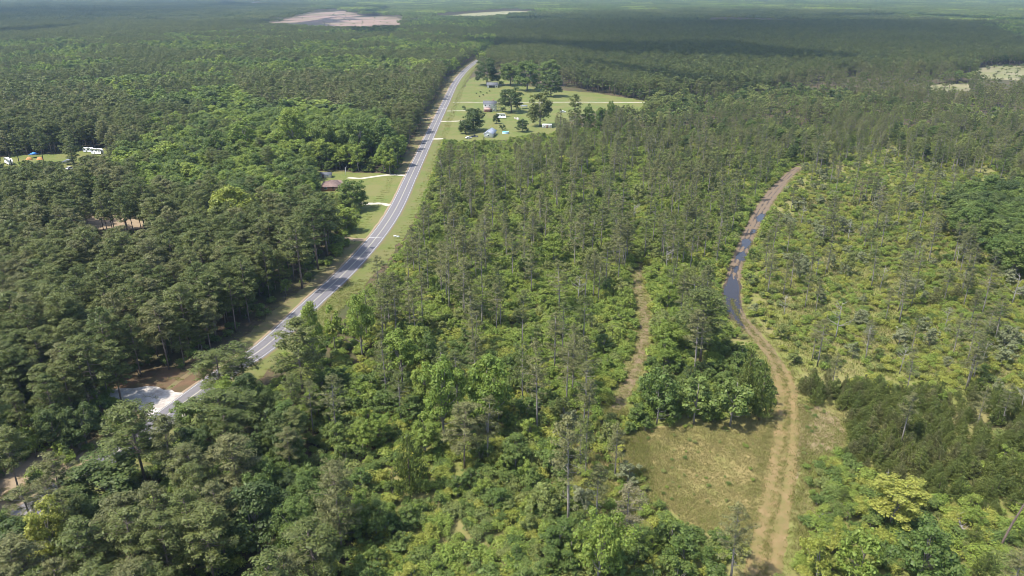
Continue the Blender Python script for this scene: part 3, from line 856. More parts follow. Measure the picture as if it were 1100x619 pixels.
# ------------------------------------------------------------------ where everything grows
TREES = []     # [species, tint, x, y, height, proto, rot, radius_scale, label]
RULES = {
    # stand: {layer: (keep, [(weight, species, tints, hmin, hmax)])}
    'pine_dense': {'canopy': (.93, [(.90, 'pine', ['needles_green', 'needles_green', 'needles_grey'], 14, 23), (.10, 'broad', ['leaves_mid', 'leaves_bright'], 11, 16)]), 'mid': (.10, [(1, 'sapling', ['leaves_mid', 'leaves_dark'], 4, 8)]), 'under': (.12, [(1, 'shrub', ['leaves_mid'], 1.5, 3)])},
    'pine_thin': {'canopy': (.24, [(.80, 'pine_thin', ['needles_grey', 'needles_grey', 'needles_green'], 15, 22), (.20, 'broad', ['leaves_mid', 'leaves_bright', 'leaves_olive', 'leaves_bright'], 8, 13)]),
                  'mid': (.46, [(.80, 'sapling', ['leaves_mid', 'leaves_olive', 'leaves_bright', 'leaves_bright'], 3.2, 7), (.20, 'young_pine', ['needles_young', 'needles_grey'], 3, 7)]), 'under': (.95, [(1, 'shrub', ['leaves_olive', 'leaves_bright', 'leaves_bright', 'leaves_yellow'], 1.5, 3.5)])},
    'mid_right': {'canopy': (.36, [(.66, 'pine_thin', ['needles_grey', 'needles_green'], 13, 19), (.34, 'broad', ['leaves_mid', 'leaves_olive', 'leaves_dark'], 9, 13)]),
                  'mid': (.5, [(.8, 'sapling', ['leaves_olive', 'leaves_bright', 'leaves_olive', 'leaves_mid'], 3, 7), (.2, 'young_pine', ['needles_grey'], 4, 8)]), 'under': (.9, [(1, 'shrub', ['leaves_olive', 'leaves_yellow', 'leaves_bright'], 1.5, 3.2)])},
    'open_shrub': {'canopy': (.10, [(.90, 'pine_thin', ['needles_grey', 'needles_grey', 'needles_grey', 'needles_green', 'needles_brown'], 11, 19), (.10, 'broad', ['leaves_olive', 'leaves_grey', 'leaves_mid'], 7, 10)]),
                   'mid': (.10, [(.72, 'sapling', ['leaves_olive', 'leaves_grey', 'leaves_grey', 'leaves_bright'], 3, 7.5), (.28, 'young_pine', ['needles_young', 'needles_grey'], 3, 7)]),
                   'under': (.68, [(1, 'shrub', ['leaves_yellow', 'leaves_yellow', 'leaves_olive', 'leaves_bright', 'leaves_yellow', 'leaves_bright', 'leaves_mid'], .8, 2.8)])},
    'hardwood': {'canopy': (.70, [(.85, 'broad', ['leaves_dark', 'leaves_mid', 'leaves_mid', 'leaves_bright', 'leaves_bright'], 12, 19), (.15, 'pine', ['needles_green'], 16, 21)]), 'mid': (.2, [(1, 'sapling', ['leaves_mid', 'leaves_bright'], 4, 8)]), 'under': (.2, [(1, 'shrub', ['leaves_mid'], 1.5, 3)])},
    'hardwood_dark': {'canopy': (.75, [(1, 'broad', ['leaves_dark', 'leaves_mid'], 12, 17)]), 'mid': (.3, [(1, 'sapling', ['leaves_dark'], 4, 8)]), 'under': (.2, [(1, 'shrub', ['leaves_dark'], 1.5, 3)])},
    'mixed_mid': {'canopy': (.72, [(.34, 'pine', ['needles_green', 'needles_green'], 13, 21), (.66, 'broad', ['leaves_dark', 'leaves_mid', 'leaves_mid', 'leaves_bright', 'leaves_bright'], 11, 19)]), 'mid': (.2, [(1, 'sapling', ['leaves_mid', 'leaves_dark'], 4, 8)]), 'under': (.15, [(1, 'shrub', ['leaves_mid'], 1.5, 3)])},
    'left_front': {'canopy': (.46, [(.52, 'pine', ['needles_green', 'needles_green', 'needles_grey'], 13, 20), (.48, 'broad', ['leaves_mid', 'leaves_dark', 'leaves_mid', 'leaves_bright'], 8, 15)]),
                   'mid': (.55, [(.85, 'sapling', ['leaves_dark', 'leaves_mid', 'leaves_bright'], 3.5, 8), (.15, 'young_pine', ['needles_young'], 4, 8)]), 'under': (.55, [(1, 'shrub', ['leaves_mid', 'leaves_bright', 'leaves_dark'], 1.5, 3.5)])},
    'front_mid': {'canopy': (.26, [(.42, 'pine_thin', ['needles_grey', 'needles_green'], 14, 21), (.45, 'broad', ['leaves_mid', 'leaves_bright', 'leaves_mid'], 8, 13)]),
                  'mid': (.62, [(.72, 'sapling', ['leaves_bright', 'leaves_mid', 'leaves_mid', 'leaves_olive'], 3.5, 8.5), (.28, 'young_pine', ['needles_young', 'needles_grey'], 4, 10)]), 'under': (.95, [(1, 'shrub', ['leaves_bright', 'leaves_yellow', 'leaves_mid', 'leaves_olive'], 1.5, 3.4)])},
    'thicket': {'canopy': (.03, [(.5, 'pine_thin', ['needles_grey'], 12, 18), (.5, 'broad', ['leaves_bright'], 8, 12)]), 'mid': (.30, [(.88, 'sapling', ['leaves_bright', 'leaves_mid', 'leaves_yellow', 'leaves_bright'], 2.5, 6), (.12, 'young_pine', ['needles_young'], 3, 7)]),
                'under': (.92, [(1, 'shrub', ['leaves_bright', 'leaves_yellow', 'leaves_bright', 'leaves_mid', 'leaves_olive'], 1.5, 3.4)])},
    'young_pine': {'canopy': (.012, [(1, 'pine_thin', ['needles_grey'], 12, 17)]), 'mid': (.05, [(1, 'sapling', ['leaves_bright', 'leaves_mid', 'leaves_olive'], 3.5, 6)]), 'under': (.86, [(.88, 'young_pine', ['needles_young', 'needles_young', 'needles_grey'], 2.4, 6.4), (.12, 'shrub', ['leaves_bright', 'leaves_olive'], 1.5, 3.4)])},
    'field_bush': {'canopy': (.04, [(1, 'broad', ['leaves_mid'], 7, 9)]), 'mid': (.95, [(.8, 'sapling', ['leaves_mid', 'leaves_mid', 'leaves_dark'], 4, 6.5), (.2, 'young_pine', ['needles_young'], 4, 6)]), 'under': (.8, [(1, 'shrub', ['leaves_mid', 'leaves_bright'], 1.5, 3)])},
    'far_pine': {'canopy': (.95, [(.93, 'pine', ['needles_green'], 15, 20), (.07, 'broad', ['leaves_dark'], 11, 16)])},
    'far_mixed': {'canopy': (.92, [(.40, 'pine', ['needles_green', 'needles_green'], 14, 20), (.60, 'broad', ['leaves_dark', 'leaves_mid', 'leaves_mid', 'leaves_bright', 'leaves_olive'], 12, 19)])},
}
NO_GROW = [FIELD_PX, PATCH_PX, TURN_PX, LAWN_L_PX, YARD_PX, CLEAR_L_PX, RV_PX, FAR_FIELD_PX, FAR_R_PX, POND_R_PX, STRIP_FAR_PX]
NO_GROW += [[(126, 410), (160, 405), (222, 402), (224, 420), (205, 446), (170, 456), (132, 438)], [(-20, 530), (30, 498), (60, 486), (66, 496), (40, 514), (0, 542)]]
NO_GROW = [wpoly(q) for q in NO_GROW]


def half_w(y): return 0.6875 * (0.927 * y + 37.6)


def grid(sp, y0, y1, seed, margin=22.0):
    r = np.random.default_rng(seed)
    out = []
    ny = int((y1 - y0) / (sp * .9))
    for i in range(ny):
        y = y0 + i * sp * .9
        w = half_w(y) + margin
        x = np.arange(-w, w, sp) + (i % 2) * sp * .5
        out.append(np.stack([x, np.full(len(x), y)], 1))
    g_ = np.concatenate(out)
    return g_ + r.uniform(-.46, .46, g_.shape) * sp


def crown_hit(species, X, Y, H, RA):
    """does any part of the crown stand before ground that the photo shows?"""
    hit = np.zeros(len(X), bool)
    lo = {'pine': .42, 'pine_thin': .5}.get(species, .15)
    for f in (1.0, .94, .88, .82, .76, .7, .64, .58, .52, .46, .4, .3, .2):
        if f < lo: continue
        for s in (-.9, -.45, 0, .45, .9):
            px, py, _ = proj(X + s * RA * min(1, (1.02 - f) * 4), Y, H * f)
            hit |= masked(px, py)
    return hit


def scatter(layer, sp, y0, y1, seed, zl, far=False):
    r = np.random.default_rng(seed)
    G = grid(sp, y0, y1, seed)
    X, Y = G[:, 0], G[:, 1]
    keep = np.ones(len(X), bool)
    if y0 < 1300:
        small = layer == 'under'
        low = X < P(225, 425)[0] + (Y - P(225, 425)[1]) * .2
        low &= Y < P(225, 425)[1]
        left = X < np.interp(Y, ROAD[:, 1], ROAD[:, 0])
        keep &= dist_line(X, Y, ROAD[::2]) > np.where(low, 5.5 if small else 6.5, np.where(left, 8.8 if small else 10.8, 11.0 if small else 13.0))
        keep &= dist_line(X, Y, TRACK[::6]) > np.interp(Y, TW_Y, TW_W) + (.5 if small else 2.2) + np.where(small & (noise2(X, Y, 6, 91) < .45), -.6, 0)
        keep &= dist_line(X, Y, SIDE[::2]) > (2.4 if small else 4.0)
    for q in NO_GROW: keep &= ~in_poly(X, Y, q)
    X, Y = X[keep], Y[keep]
    st = stand_at(X, Y, np.full(len(X), zl))
    nz = noise2(X, Y, 28 if not far else 70, seed + 1); nz2 = noise2(X, Y, 17 if not far else 45, seed + 2)
    gap = noise2(X, Y, 20, seed + 5)
    for name, sid in SID.items():
        rule = RULES[name].get(layer)
        if rule is None: continue
        sel = np.where(st == sid)[0]
        kp = rule[0]
        kp = np.clip(kp * (0.25 + 1.5 * gap[sel]), 0, 1) if kp < .9 else np.clip(kp * (.72 + .56 * gap[sel]), 0, 1)
        sel = sel[r.random(len(sel)) < kp]
        if len(sel) == 0: continue
        w = np.array([q[0] for q in rule[1]], float); cw = np.cumsum(w / w.sum())
        fr = .28 if far else .45
        u = fr * r.random(len(sel)) + (1 - fr) * np.clip((nz[sel] - .5) * (2.2 if far else 1.6) + .5, 0, .999)
        pick = np.searchsorted(cw, np.clip(u, 0, .999))
        for k, (_, spc, tints, h0, h1) in enumerate(rule[1]):
            ii = sel[pick == k]
            if len(ii) == 0: continue
            H = (h0 + (h1 - h0) * r.beta(1.4, 1.4, len(ii))) * (r.uniform(.78, 1.12, len(ii)) if far else 1.0)
            spx = {'pine': 'pine_far', 'pine_thin': 'pine_far', 'broad': 'broad_far', 'sapling': 'broad_far'}.get(spc, spc) if far else spc
            protos = SPEC[spx]
            pi = r.integers(0, len(protos), len(ii))
            H0 = np.array([p['H'] for p in protos])[pi]; R0 = np.array([p['R'] for p in protos])[pi]
            rs = H / H0 * r.uniform(.85, 1.2, len(ii))
            if name in ('hardwood', 'mixed_mid', 'hardwood_dark') and spc == 'broad': rs *= r.uniform(.95, 1.55, len(ii))
            if spc == 'shrub': rs = H / H0 * r.uniform(.9, 1.4, len(ii))
            if far: rs *= {'pine_thin': .85, 'pine': 1.2}.get(spc, 1.25) * r.uniform(.8, 1.25, len(ii))
            hit = crown_hit(spc, X[ii], Y[ii], H, R0 * rs)
            tu = np.clip(.6 * r.random(len(ii)) + .4 * nz2[ii] + r.normal(0, .05, len(ii)), 0, .999)
            ti = (tu * len(tints)).astype(int)
            rot = r.uniform(0, 6.28, len(ii))
            for q in range(len(ii)):
                if hit[q]: continue
                t = tints[ti[q]]
                if t not in protos[0]['crown']: t = 'needles_grey'
                TREES.append([spx, t, X[ii[q]], Y[ii[q]], H[q], int(pi[q]), rot[q], rs[q], None])


# single trees that stand out in the photo: base pixel, top row, crown width in pixels
HEROES = [
    (62, 618, 'broad', 'leaves_yellow', 540, 46, 'yellow-green rounded tree near the bottom left corner'),
    (141, 606, 'pine', 'needles_grey', 532, 58, 'pine with bare lower trunk right of the yellow-green corner tree'),
    (158, 524, 'pine', 'needles_green', 434, 66, 'tall leaning-crowned pine in front of the white gravel turnout'),
    (249, 483, 'pine', 'needles_green', 418, 70, 'broad-crowned pine just right of the white gravel turnout'),
    (240, 430, 'pine', 'needles_green', 376, 58, 'open-crowned pine half hiding the road beyond the turnout'),
    (266, 420, 'pine_thin', 'needles_green', 368, 48, 'sparse grey pine whose crown the road shows through'),
    (326, 430, 'pine', 'needles_green', 342, 52, 'dark tall pine at the edge of the right road verge'),
    (338, 398, 'broad', 'leaves_bright', 326, 30, 'slim light-green tree rising over the road verge edge'),
    (408, 336, 'pine_thin', 'needles_grey', 274, 22, 'tall lone pine with a bare trunk beside the road bend'),
    (478, 474, 'broad', 'leaves_bright', 382, 46, 'left half of the large twin light-green crown mid frame'),
    (524, 470, 'broad', 'leaves_bright', 378, 52, 'right half of the large twin light-green crown mid frame'),
    (499, 505, 'pine', 'needles_grey', 434, 46, 'grey-green pine in front of the large light-green tree'),
    (577, 465, 'pine_thin', 'needles_grey', 366, 34, 'tall thin pine with long pale trunk mid frame'),
    (610, 573, 'pine_thin', 'needles_grey', 446, 44, 'very tall thin pine standing alone in the centre foreground'),
    (643, 640, 'broad', 'leaves_bright', 546, 56, 'light-green rounded tree at the bottom edge below the tall lone pine'),
    (670, 600, 'pine_thin', 'needles_brown', 518, 38, 'brownish half-bare tree left of the dry grass field'),
    (368, 596, 'pine', 'needles_grey', 494, 52, 'grey-crowned tall pine in the lower left centre'),
    (342, 640, 'pine', 'needles_green', 556, 70, 'wide-crowned pine at the bottom edge left of centre'),
    (441, 535, 'young_pine', 'needles_young', 466, 44, 'dark cone-shaped pine in the bright thicket'),
    (784, 632, 'pine_thin', 'needles_grey', 546, 46, 'grey pine at the bottom edge left of the dirt track'),
    (752, 390, 'pine', 'needles_green', 312, 56, 'dark broad pine between the two tracks'),
    (958, 566, 'broad', 'leaves_yellow', 514, 58, 'pale yellow-green spreading tree in the lower right'),
    (876, 625, 'sapling', 'leaves_yellow', 574, 34, 'bright yellow-green bush right of the track at the bottom edge'),
    (922, 625, 'sapling', 'leaves_bright', 566, 54, 'bright green bushy tree at the bottom edge of the lower right'),
    (985, 640, 'broad', 'leaves_mid', 560, 60, 'rounded mid-green tree at the bottom edge of the lower right'),
    (280, 600, 'broad', 'leaves_dark', 520, 70, 'dark dense broadleaf tree in the lower left foreground'),
    (232, 636, 'pine', 'needles_green', 548, 62, 'dark pine at the bottom edge in the lower left'),
    (118, 545, 'broad', 'leaves_dark', 492, 78, 'wide dark tree hiding the road in the lower left'),
    (28, 612, 'broad', 'leaves_dark', 556, 60, 'dark tree in the bottom left corner beside the yellow-green one'),
    (705, 456, 'sapling', 'leaves_mid', 396, 46, 'dense rounded green bush at the top left of the grass field'),
    (745, 456, 'sapling', 'leaves_mid', 402, 44, 'dense green bush at the top middle of the grass field'),
    (784, 458, 'sapling', 'leaves_mid', 400, 48, 'dense green bush at the top right of the grass field'),
    (815, 452, 'young_pine', 'needles_young', 392, 30, 'small dense pine beside the track bend at the field corner'),
    (800, 436, 'young_pine', 'needles_young', 376, 34, 'small dark pine just behind the track-side field bushes'),
    (432, 418, 'broad', 'leaves_bright', 352, 40, 'bright leafy tree right of the verge-edge pines'),
    (390, 388, 'broad', 'leaves_bright', 318, 36, 'bright green tree beside the lower end of the visible verge'),
    (360, 378, 'sapling', 'leaves_bright', 326, 26, 'light green sapling at the road verge below the lone pine'),
    (325, 310, 'pine', 'needles_green', 232, 44, 'leftmost of the tall dark pines beside the dirt drive'),
    (342, 290, 'pine', 'needles_green', 216, 46, 'middle of the tall dark pines beside the dirt drive'),
    (352, 276, 'pine', 'needles_green', 208, 42, 'rightmost of the tall dark pines beside the dirt drive'),
    (252, 262, 'broad', 'leaves_yellow', 198, 50, 'pale yellow-green tree behind the left pine stand'),
    (300, 230, 'broad_full', 'leaves_bright', 184, 36, 'bright rounded tree left of the brown-roofed house'),
    (326, 206, 'broad_full', 'leaves_mid', 168, 26, 'green tree just left behind the brown-roofed house'),
    (380, 226, 'broad_full', 'leaves_mid', 190, 34, 'green yard tree in front of the brown-roofed house'),
    (372, 250, 'broad_full', 'leaves_bright', 220, 30, 'light green yard tree between the two lower driveways'),
    (140, 197, 'broad', 'leaves_bright', 160, 34, 'leftmost light-green crown in the hardwood row below the campers'),
    (186, 194, 'broad', 'leaves_bright', 150, 40, 'second light-green crown in the hardwood row below the campers'),
    (236, 186, 'broad', 'leaves_mid', 142, 34, 'mid-green crown left of the brown-roofed house row of hardwoods'),
    (264, 180, 'broad', 'leaves_bright', 128, 38, 'tall light-green hardwood above the pale yellow-green tree'),
    (318, 176, 'broad', 'leaves_bright', 118, 38, 'tall light-green hardwood above the brown-roofed house'),
    (352, 176, 'broad', 'leaves_mid', 122, 32, 'tall mid-green hardwood just above the brown-roofed house'),
    (388, 176, 'broad', 'leaves_mid', 124, 32, 'mid-green hardwood above the upper driveway'),
    (414, 170, 'broad', 'leaves_mid', 126, 28, 'mid-green hardwood at the road edge above the upper driveway'),
    (72, 552, 'pine', 'needles_grey', 488, 44, 'olive pine left of the wide dark tree in the lower left'),
    (40, 578, 'pine_thin', 'needles_grey', 520, 46, 'open-crowned pine above the yellow-green corner tree'),
    (146, 486, 'broad_full', 'leaves_mid', 452, 34, 'mid-green tree at the near roadside below the turnout'),
    (6, 606, 'broad', 'leaves_mid', 552, 46, 'mid-green tree at the left edge near the bottom corner'),
    (208, 474, 'broad', 'leaves_mid', 430, 36, 'rounded green tree at the roadside just below the turnout'),
    # farmyard on the right of the road
    (508, 141, 'broad_full', 'leaves_dark', 114, 27, 'dark round tree in front of the two-storey white house'),
    (500, 144, 'broad_full', 'leaves_dark', 128, 16, 'small dark tree left of the grey-roofed house'),
    (533, 133, 'broad_full', 'leaves_dark', 122, 9, 'small dark tree beside the white camper in the yard'),
    (549, 121, 'broad_full', 'leaves_dark', 92, 28, 'large dark round tree behind the white camper'),
    (536, 126, 'pine_thin', 'needles_green', 106, 8, 'narrow dark tree beside the two-storey white house'),
    (580, 136, 'broad_full', 'needles_green', 95, 28, 'big dark evergreen alone in the yard above the white shed'),
    (523, 92, 'broad_full', 'leaves_dark', 62, 28, 'dark tree behind the farthest house, nearest to the road'),
    (548, 92, 'broad_full', 'leaves_mid', 64, 26, 'mid-green tree, second from the road in the yard grove'),
    (566, 98, 'broad_full', 'leaves_mid', 62, 30, 'tall mid-green tree in the middle of the yard grove'),
    (590, 92, 'broad_full', 'leaves_mid', 62, 26, 'mid-green tree at the back right of the yard grove'),
    (592, 104, 'broad_full', 'leaves_dark', 78, 26, 'dark round tree at the right end of the yard grove'),
    (540, 140, 'sapling', 'leaves_dark', 133, 8, 'small green shrub above the turquoise pool'),
    (561, 142, 'broad_full', 'leaves_dark', 127, 14, 'low dark tree left of the long white shed'),
    (606, 152, 'broad_full', 'leaves_mid', 134, 10, 'green tree right below the long white shed'),
    (617, 142, 'pine', 'needles_green', 101, 16, 'tall dark tree right of the long white shed'),
    (632, 142, 'broad_full', 'leaves_mid', 110, 14, 'slim green tree, first in the row right of the yard'),
    (645, 144, 'broad_full', 'leaves_mid', 113, 13, 'slim green tree, second in the row right of the yard'),
    (656, 142, 'broad_full', 'leaves_mid', 106, 12, 'slim green tree, third in the row right of the yard'),
    (520, 160, 'young_pine', 'needles_young', 148, 8, 'small cone-shaped evergreen in front of the grey-roofed house'),
    (498, 118, 'sapling', 'leaves_dark', 113.5, 5, None),
]


def height_for(px, py, top):
    X, Y, _ = P(px, py)
    lo, hi = 0.3, 40
    for _ in range(40):
        mid = (lo + hi) / 2
        if proj(X, Y, mid)[1] > top: lo = mid
        else: hi = mid
    return X, Y, lo


HERO_XY = []
for k, (px, py, spc, tint, top, wpx, lab) in enumerate(HEROES):
    X, Y, H = height_for(px, py, top)
    zc = proj(X, Y, H * .7)[2]
    rad = wpx * zc / FPX / 2
    p = SPEC[spc][k % len(SPEC[spc])]
    TREES.append([spc, tint, X, Y, H, k % len(SPEC[spc]), 1.7 * k, rad / p['R'], lab])
    HERO_XY.append((X, Y, rad))

NEAR = 560.0
n0 = len(TREES)
scatter('canopy', 5.5, 84, NEAR, 11, 13.0)
scatter('mid', 4.0, 86, NEAR, 12, 4.5)
scatter('under', 2.35, 88, NEAR, 13, 1.5)
# thin out what would grow through the single trees
keep = TREES[:n0]
hx = np.array([h[0] for h in HERO_XY]); hy = np.array([h[1] for h in HERO_XY]); hr = np.array([h[2] for h in HERO_XY])
for t in TREES[n0:]:
    d = np.hypot(hx - t[2], hy - t[3])
    lim = {'shrub': .35, 'young_pine': .6, 'sapling': .7}.get(t[0], .95)
    if np.any(d < hr * lim + .3): continue
    keep.append(t)
TREES = keep
scatter('canopy', 6.6, NEAR, 1150, 21, 12.0, far=True)
scatter('mid', 5.0, NEAR, 760, 22, 4.5, far=True)
scatter('canopy', 7.4, 1150, 2100, 23, 12.0, far=True)
r = np.random.default_rng(18)
for poly, n_ in ((FAR_R_PX, 130), (POND_R_PX, 30), (FAR_FIELD_PX, 160), (STRIP_FAR_PX, 60)):
    q = np.array(poly, float)
    for _ in range(n_):
        px, py = r.uniform(q[:, 0].min(), q[:, 0].max()), r.uniform(q[:, 1].min(), q[:, 1].max())
        if not in_poly(np.array([px]), np.array([py]), poly)[0]: continue
        x, y = P(px, py)[:2]; H = r.uniform(1.5, 4.5)
        TREES.append(['broad_far', ('leaves_olive', 'leaves_mid', 'leaves_grey')[r.integers(0, 3)], x, y, H, int(r.integers(0, 5)), r.uniform(0, 6), H / 16 * r.uniform(1.5, 3.0), None])
r = np.random.default_rng(17)
for _ in range(420):
    x, y = P(r.uniform(662, 915), r.uniform(436, 590))[:2]
    inf = in_poly(np.array([x]), np.array([y]), NO_GROW[0])[0]; inp = in_poly(np.array([x]), np.array([y]), NO_GROW[1])[0]
    if not (inf or inp) or dist_line([x], [y], TRACK[::6])[0] < 3.8: continue
    if inf and r.random() < .62: continue
    H = r.uniform(.4, 1.1)
    TREES.append(['shrub', ('leaves_olive', 'leaves_bright', 'leaves_olive', 'leaves_mid')[r.integers(0, 4)], x, y, H, int(r.integers(0, 6)), r.uniform(0, 6), H / 2.4 * r.uniform(.8, 1.3), None])
print('plants', len(TREES))

# ------------------------------------------------------------------ which plants show largest: those become things of their own
KIND = {'pine': 'pine_tree', 'pine_thin': 'pine_tree', 'broad': 'broadleaf_tree', 'broad_full': 'broadleaf_tree', 'sapling': 'sapling', 'young_pine': 'young_pine', 'shrub': 'shrub', 'pine_far': None, 'broad_far': None}
order = sorted(range(len(TREES)), key=lambda i: -TREES[i][3])
S = 0.5
buf = np.full((int(IMH * S) + 1, int(IMW * S) + 1), -1, np.int32)
cand = np.array([(t[2], t[3], t[4]) for t in TREES])
rad = np.array([SPEC[t[0]][t[5]]['R'] * t[7] for t in TREES])
lowf = np.array([{'pine': .4, 'pine_thin': .48, 'broad': .2}.get(t[0], .05) for t in TREES])
pxt, pyt, zct = proj(cand[:, 0], cand[:, 1], cand[:, 2]); pxb, pyb, _ = proj(cand[:, 0], cand[:, 1], cand[:, 2] * lowf)
for i in order:
    if TREES[i][3] > NEAR: continue
    cx = (pxt[i] + pxb[i]) / 2 * S; cy = (pyt[i] + pyb[i]) / 2 * S
    rx = rad[i] * FPX / zct[i] * S * .85; ry = (pyb[i] - pyt[i]) / 2 * S + rx * .3
    x0, x1, y0, y1 = int(cx - rx), int(cx + rx) + 1, int(cy - ry), int(cy + ry) + 1
    x0 = max(x0, 0); y0 = max(y0, 0); x1 = min(x1, buf.shape[1]); y1 = min(y1, buf.shape[0])
    if x1 <= x0 or y1 <= y0: continue
    yy, xx = np.mgrid[y0:y1, x0:x1]
    e = ((xx - cx) / (rx + .3)) ** 2 + ((yy - cy) / (ry + .3)) ** 2 < 1
    buf[y0:y1, x0:x1][e] = i
vis = np.bincount(buf[buf >= 0], minlength=len(TREES))
LIMIT = {'pine_tree': 300, 'broadleaf_tree': 300, 'sapling': 290, 'young_pine': 290, 'shrub': 300}
single = set()
for kind, lim in LIMIT.items():
    ids = [i for i, t in enumerate(TREES) if KIND[t[0]] == kind and (vis[i] >= 3 or t[8])]
    ids.sort(key=lambda i: (TREES[i][8] is None, -vis[i]))
    single.update(ids[:lim])

# ------------------------------------------------------------------ labels that single each plant out
MARKS = [('the long mud puddle', 787, 318), ('the upper mud puddles', 800, 268), ('the dirt track top', 850, 188), ('the dirt track bend', 840, 410), ('the bare pinkish patch', 885, 460),
         ('the dry grass field', 760, 505), ('the bottom dirt track', 824, 590), ('the reddish side track', 686, 380), ('the side track end', 662, 440), ('the big dark pine', 750, 350),
         ('the tall lone foreground pine', 610, 510), ('the large light-green tree', 502, 420), ('the dark cone-shaped pine', 441, 500), ('the lone road-bend pine', 404, 300), ('the first road cross line', 403, 255),
         ('the second road cross line', 450, 173), ('the grey-roofed house', 526, 145), ('the long white shed', 588, 137), ('the brown-roofed house', 360, 200), ('the dirt drive', 380, 257), ('the white gravel turnout', 175, 430),
         ('the sandy clearing', 120, 238), ('the white campers', 100, 160), ('the blue canopy', 36, 167), ('the yellow-green corner tree', 58, 570), ('the sandy roadside strip', 20, 510), ('the hidden lower-left road', 112, 500),
         ('the pale yellow lower-right tree', 957, 540), ('the leaning dead trunk', 1080, 560), ('the young pine thicket edge', 910, 460), ('the dark hardwood clump', 1065, 225), ('the long bare pine trunk', 577, 425),
         ('the lower right corner', 1085, 605), ('the right-hand young pines', 1050, 480), ('the left pine stand middle', 180, 320), ('the pine stand edge', 30, 310), ('the pine stand front', 150, 392), ('the open shrubland', 950, 320),
         ('the right shrubland edge', 1070, 340), ('the far shrubland', 960, 200), ('the pine woods centre', 590, 260), ('the upper pine woods', 640, 180), ('the verge-side woods', 480, 220), ('the lower-left dirt patch', 176, 592), ('the bottom centre', 500, 605), ('the hardwoods above the lawn', 405, 160), ('the left hardwood crowns', 310, 150), ('the woods behind the campers', 170, 160), ('the pale tree', 252, 225), ('the sandy clearing front', 110, 262), ('the upper young pines', 990, 432), ('the upper right young pines', 1070, 436), ('the middle young pines', 970, 470), ('the lower young pines', 1000, 510), ('the far right young pines', 1090, 500), ('the left young pines', 880, 415), ('the dark lower-left tree', 270, 550)]
ORD = ['', 'first', 'second', 'third', 'fourth', 'fifth', 'sixth', 'seventh', 'eighth', 'ninth', 'tenth', 'eleventh', 'twelfth', 'thirteenth', 'fourteenth', 'fifteenth', 'sixteenth', 'seventeenth', 'eighteenth', 'nineteenth', 'twentieth']
TINTW = {'needles_green': 'green', 'needles_grey': 'grey-green', 'needles_brown': 'brownish', 'needles_young': 'dark green', 'leaves_bright': 'light-green', 'leaves_mid': 'mid-green', 'leaves_dark': 'dark-green', 'leaves_yellow': 'yellow-green', 'leaves_olive': 'olive', 'leaves_grey': 'greyish'}
NOUN = {'pine': 'full-crowned pine', 'pine_thin': 'thin pine', 'broad': 'broadleaf tree', 'broad_full': 'broadleaf tree', 'sapling': 'small leafy tree', 'young_pine': 'young pine', 'shrub': 'shrub'}
mx = np.array([q[1] for q in MARKS]); my = np.array([q[2] for q in MARKS])
base = {}
for i in single:
    t = TREES[i]
    if t[8]: continue
    x = (pxt[i] + pxb[i]) / 2; y = (pyt[i] + pyb[i]) / 2
    k = int(np.argmin(np.hypot(mx - x, (my - y) * 1.5)))
    dx, dy = x - mx[k], (y - my[k]) * 1.5
    d = math.hypot(dx, dy)
    rel = ('right of' if dx > 0 else 'left of') if abs(dx) > abs(dy) else ('in front of' if dy > 0 else 'behind')
    if d < 14: rel = 'close to'
    elif d > 58: rel = 'well ' + rel
    base.setdefault('%s %s %s %s' % (TINTW[t[1]], NOUN[t[0]], rel, MARKS[k][0]), []).append((x, i))
for b, lst in base.items():
    lst.sort()
    for q, (x, i) in enumerate(lst):
        TREES[i][8] = b if len(lst) == 1 else ('leftmost ' + b if q == 0 else ('rightmost ' + b if q == len(lst) - 1 else (b + ', %s from left' % ORD[q + 1] if q < 20 else b)))

CATS = {'pine_tree': 'pine tree', 'broadleaf_tree': 'tree', 'sapling': 'small tree', 'young_pine': 'young pine', 'shrub': 'shrub'}
GROUPS = {'pine_tree': 'grown pines of the woods', 'broadleaf_tree': 'broadleaf trees of the woods', 'sapling': 'small leafy trees of the understorey', 'young_pine': 'young pines', 'shrub': 'shrubs between the trees'}
for i in sorted(single):
    spc, tint, x, y, H, pi, rot, rs, lab = TREES[i]
    p = SPEC[spc][pi]; kind = KIND[spc]
    root = bpy.data.objects.new(kind, None); COL.objects.link(root)
    root.location = (x, y, 0); root.rotation_euler = (0, 0, rot); root.scale = (rs, rs, H / p['H'])
    tag(root, lab or ('small dark shrub by the driveway'), CATS[kind], GROUPS[kind])
    link('stems' if kind == 'shrub' else 'trunk', p['trunk'], root)
    link('foliage' if kind == 'shrub' else 'crown', p['crown'][tint], root)


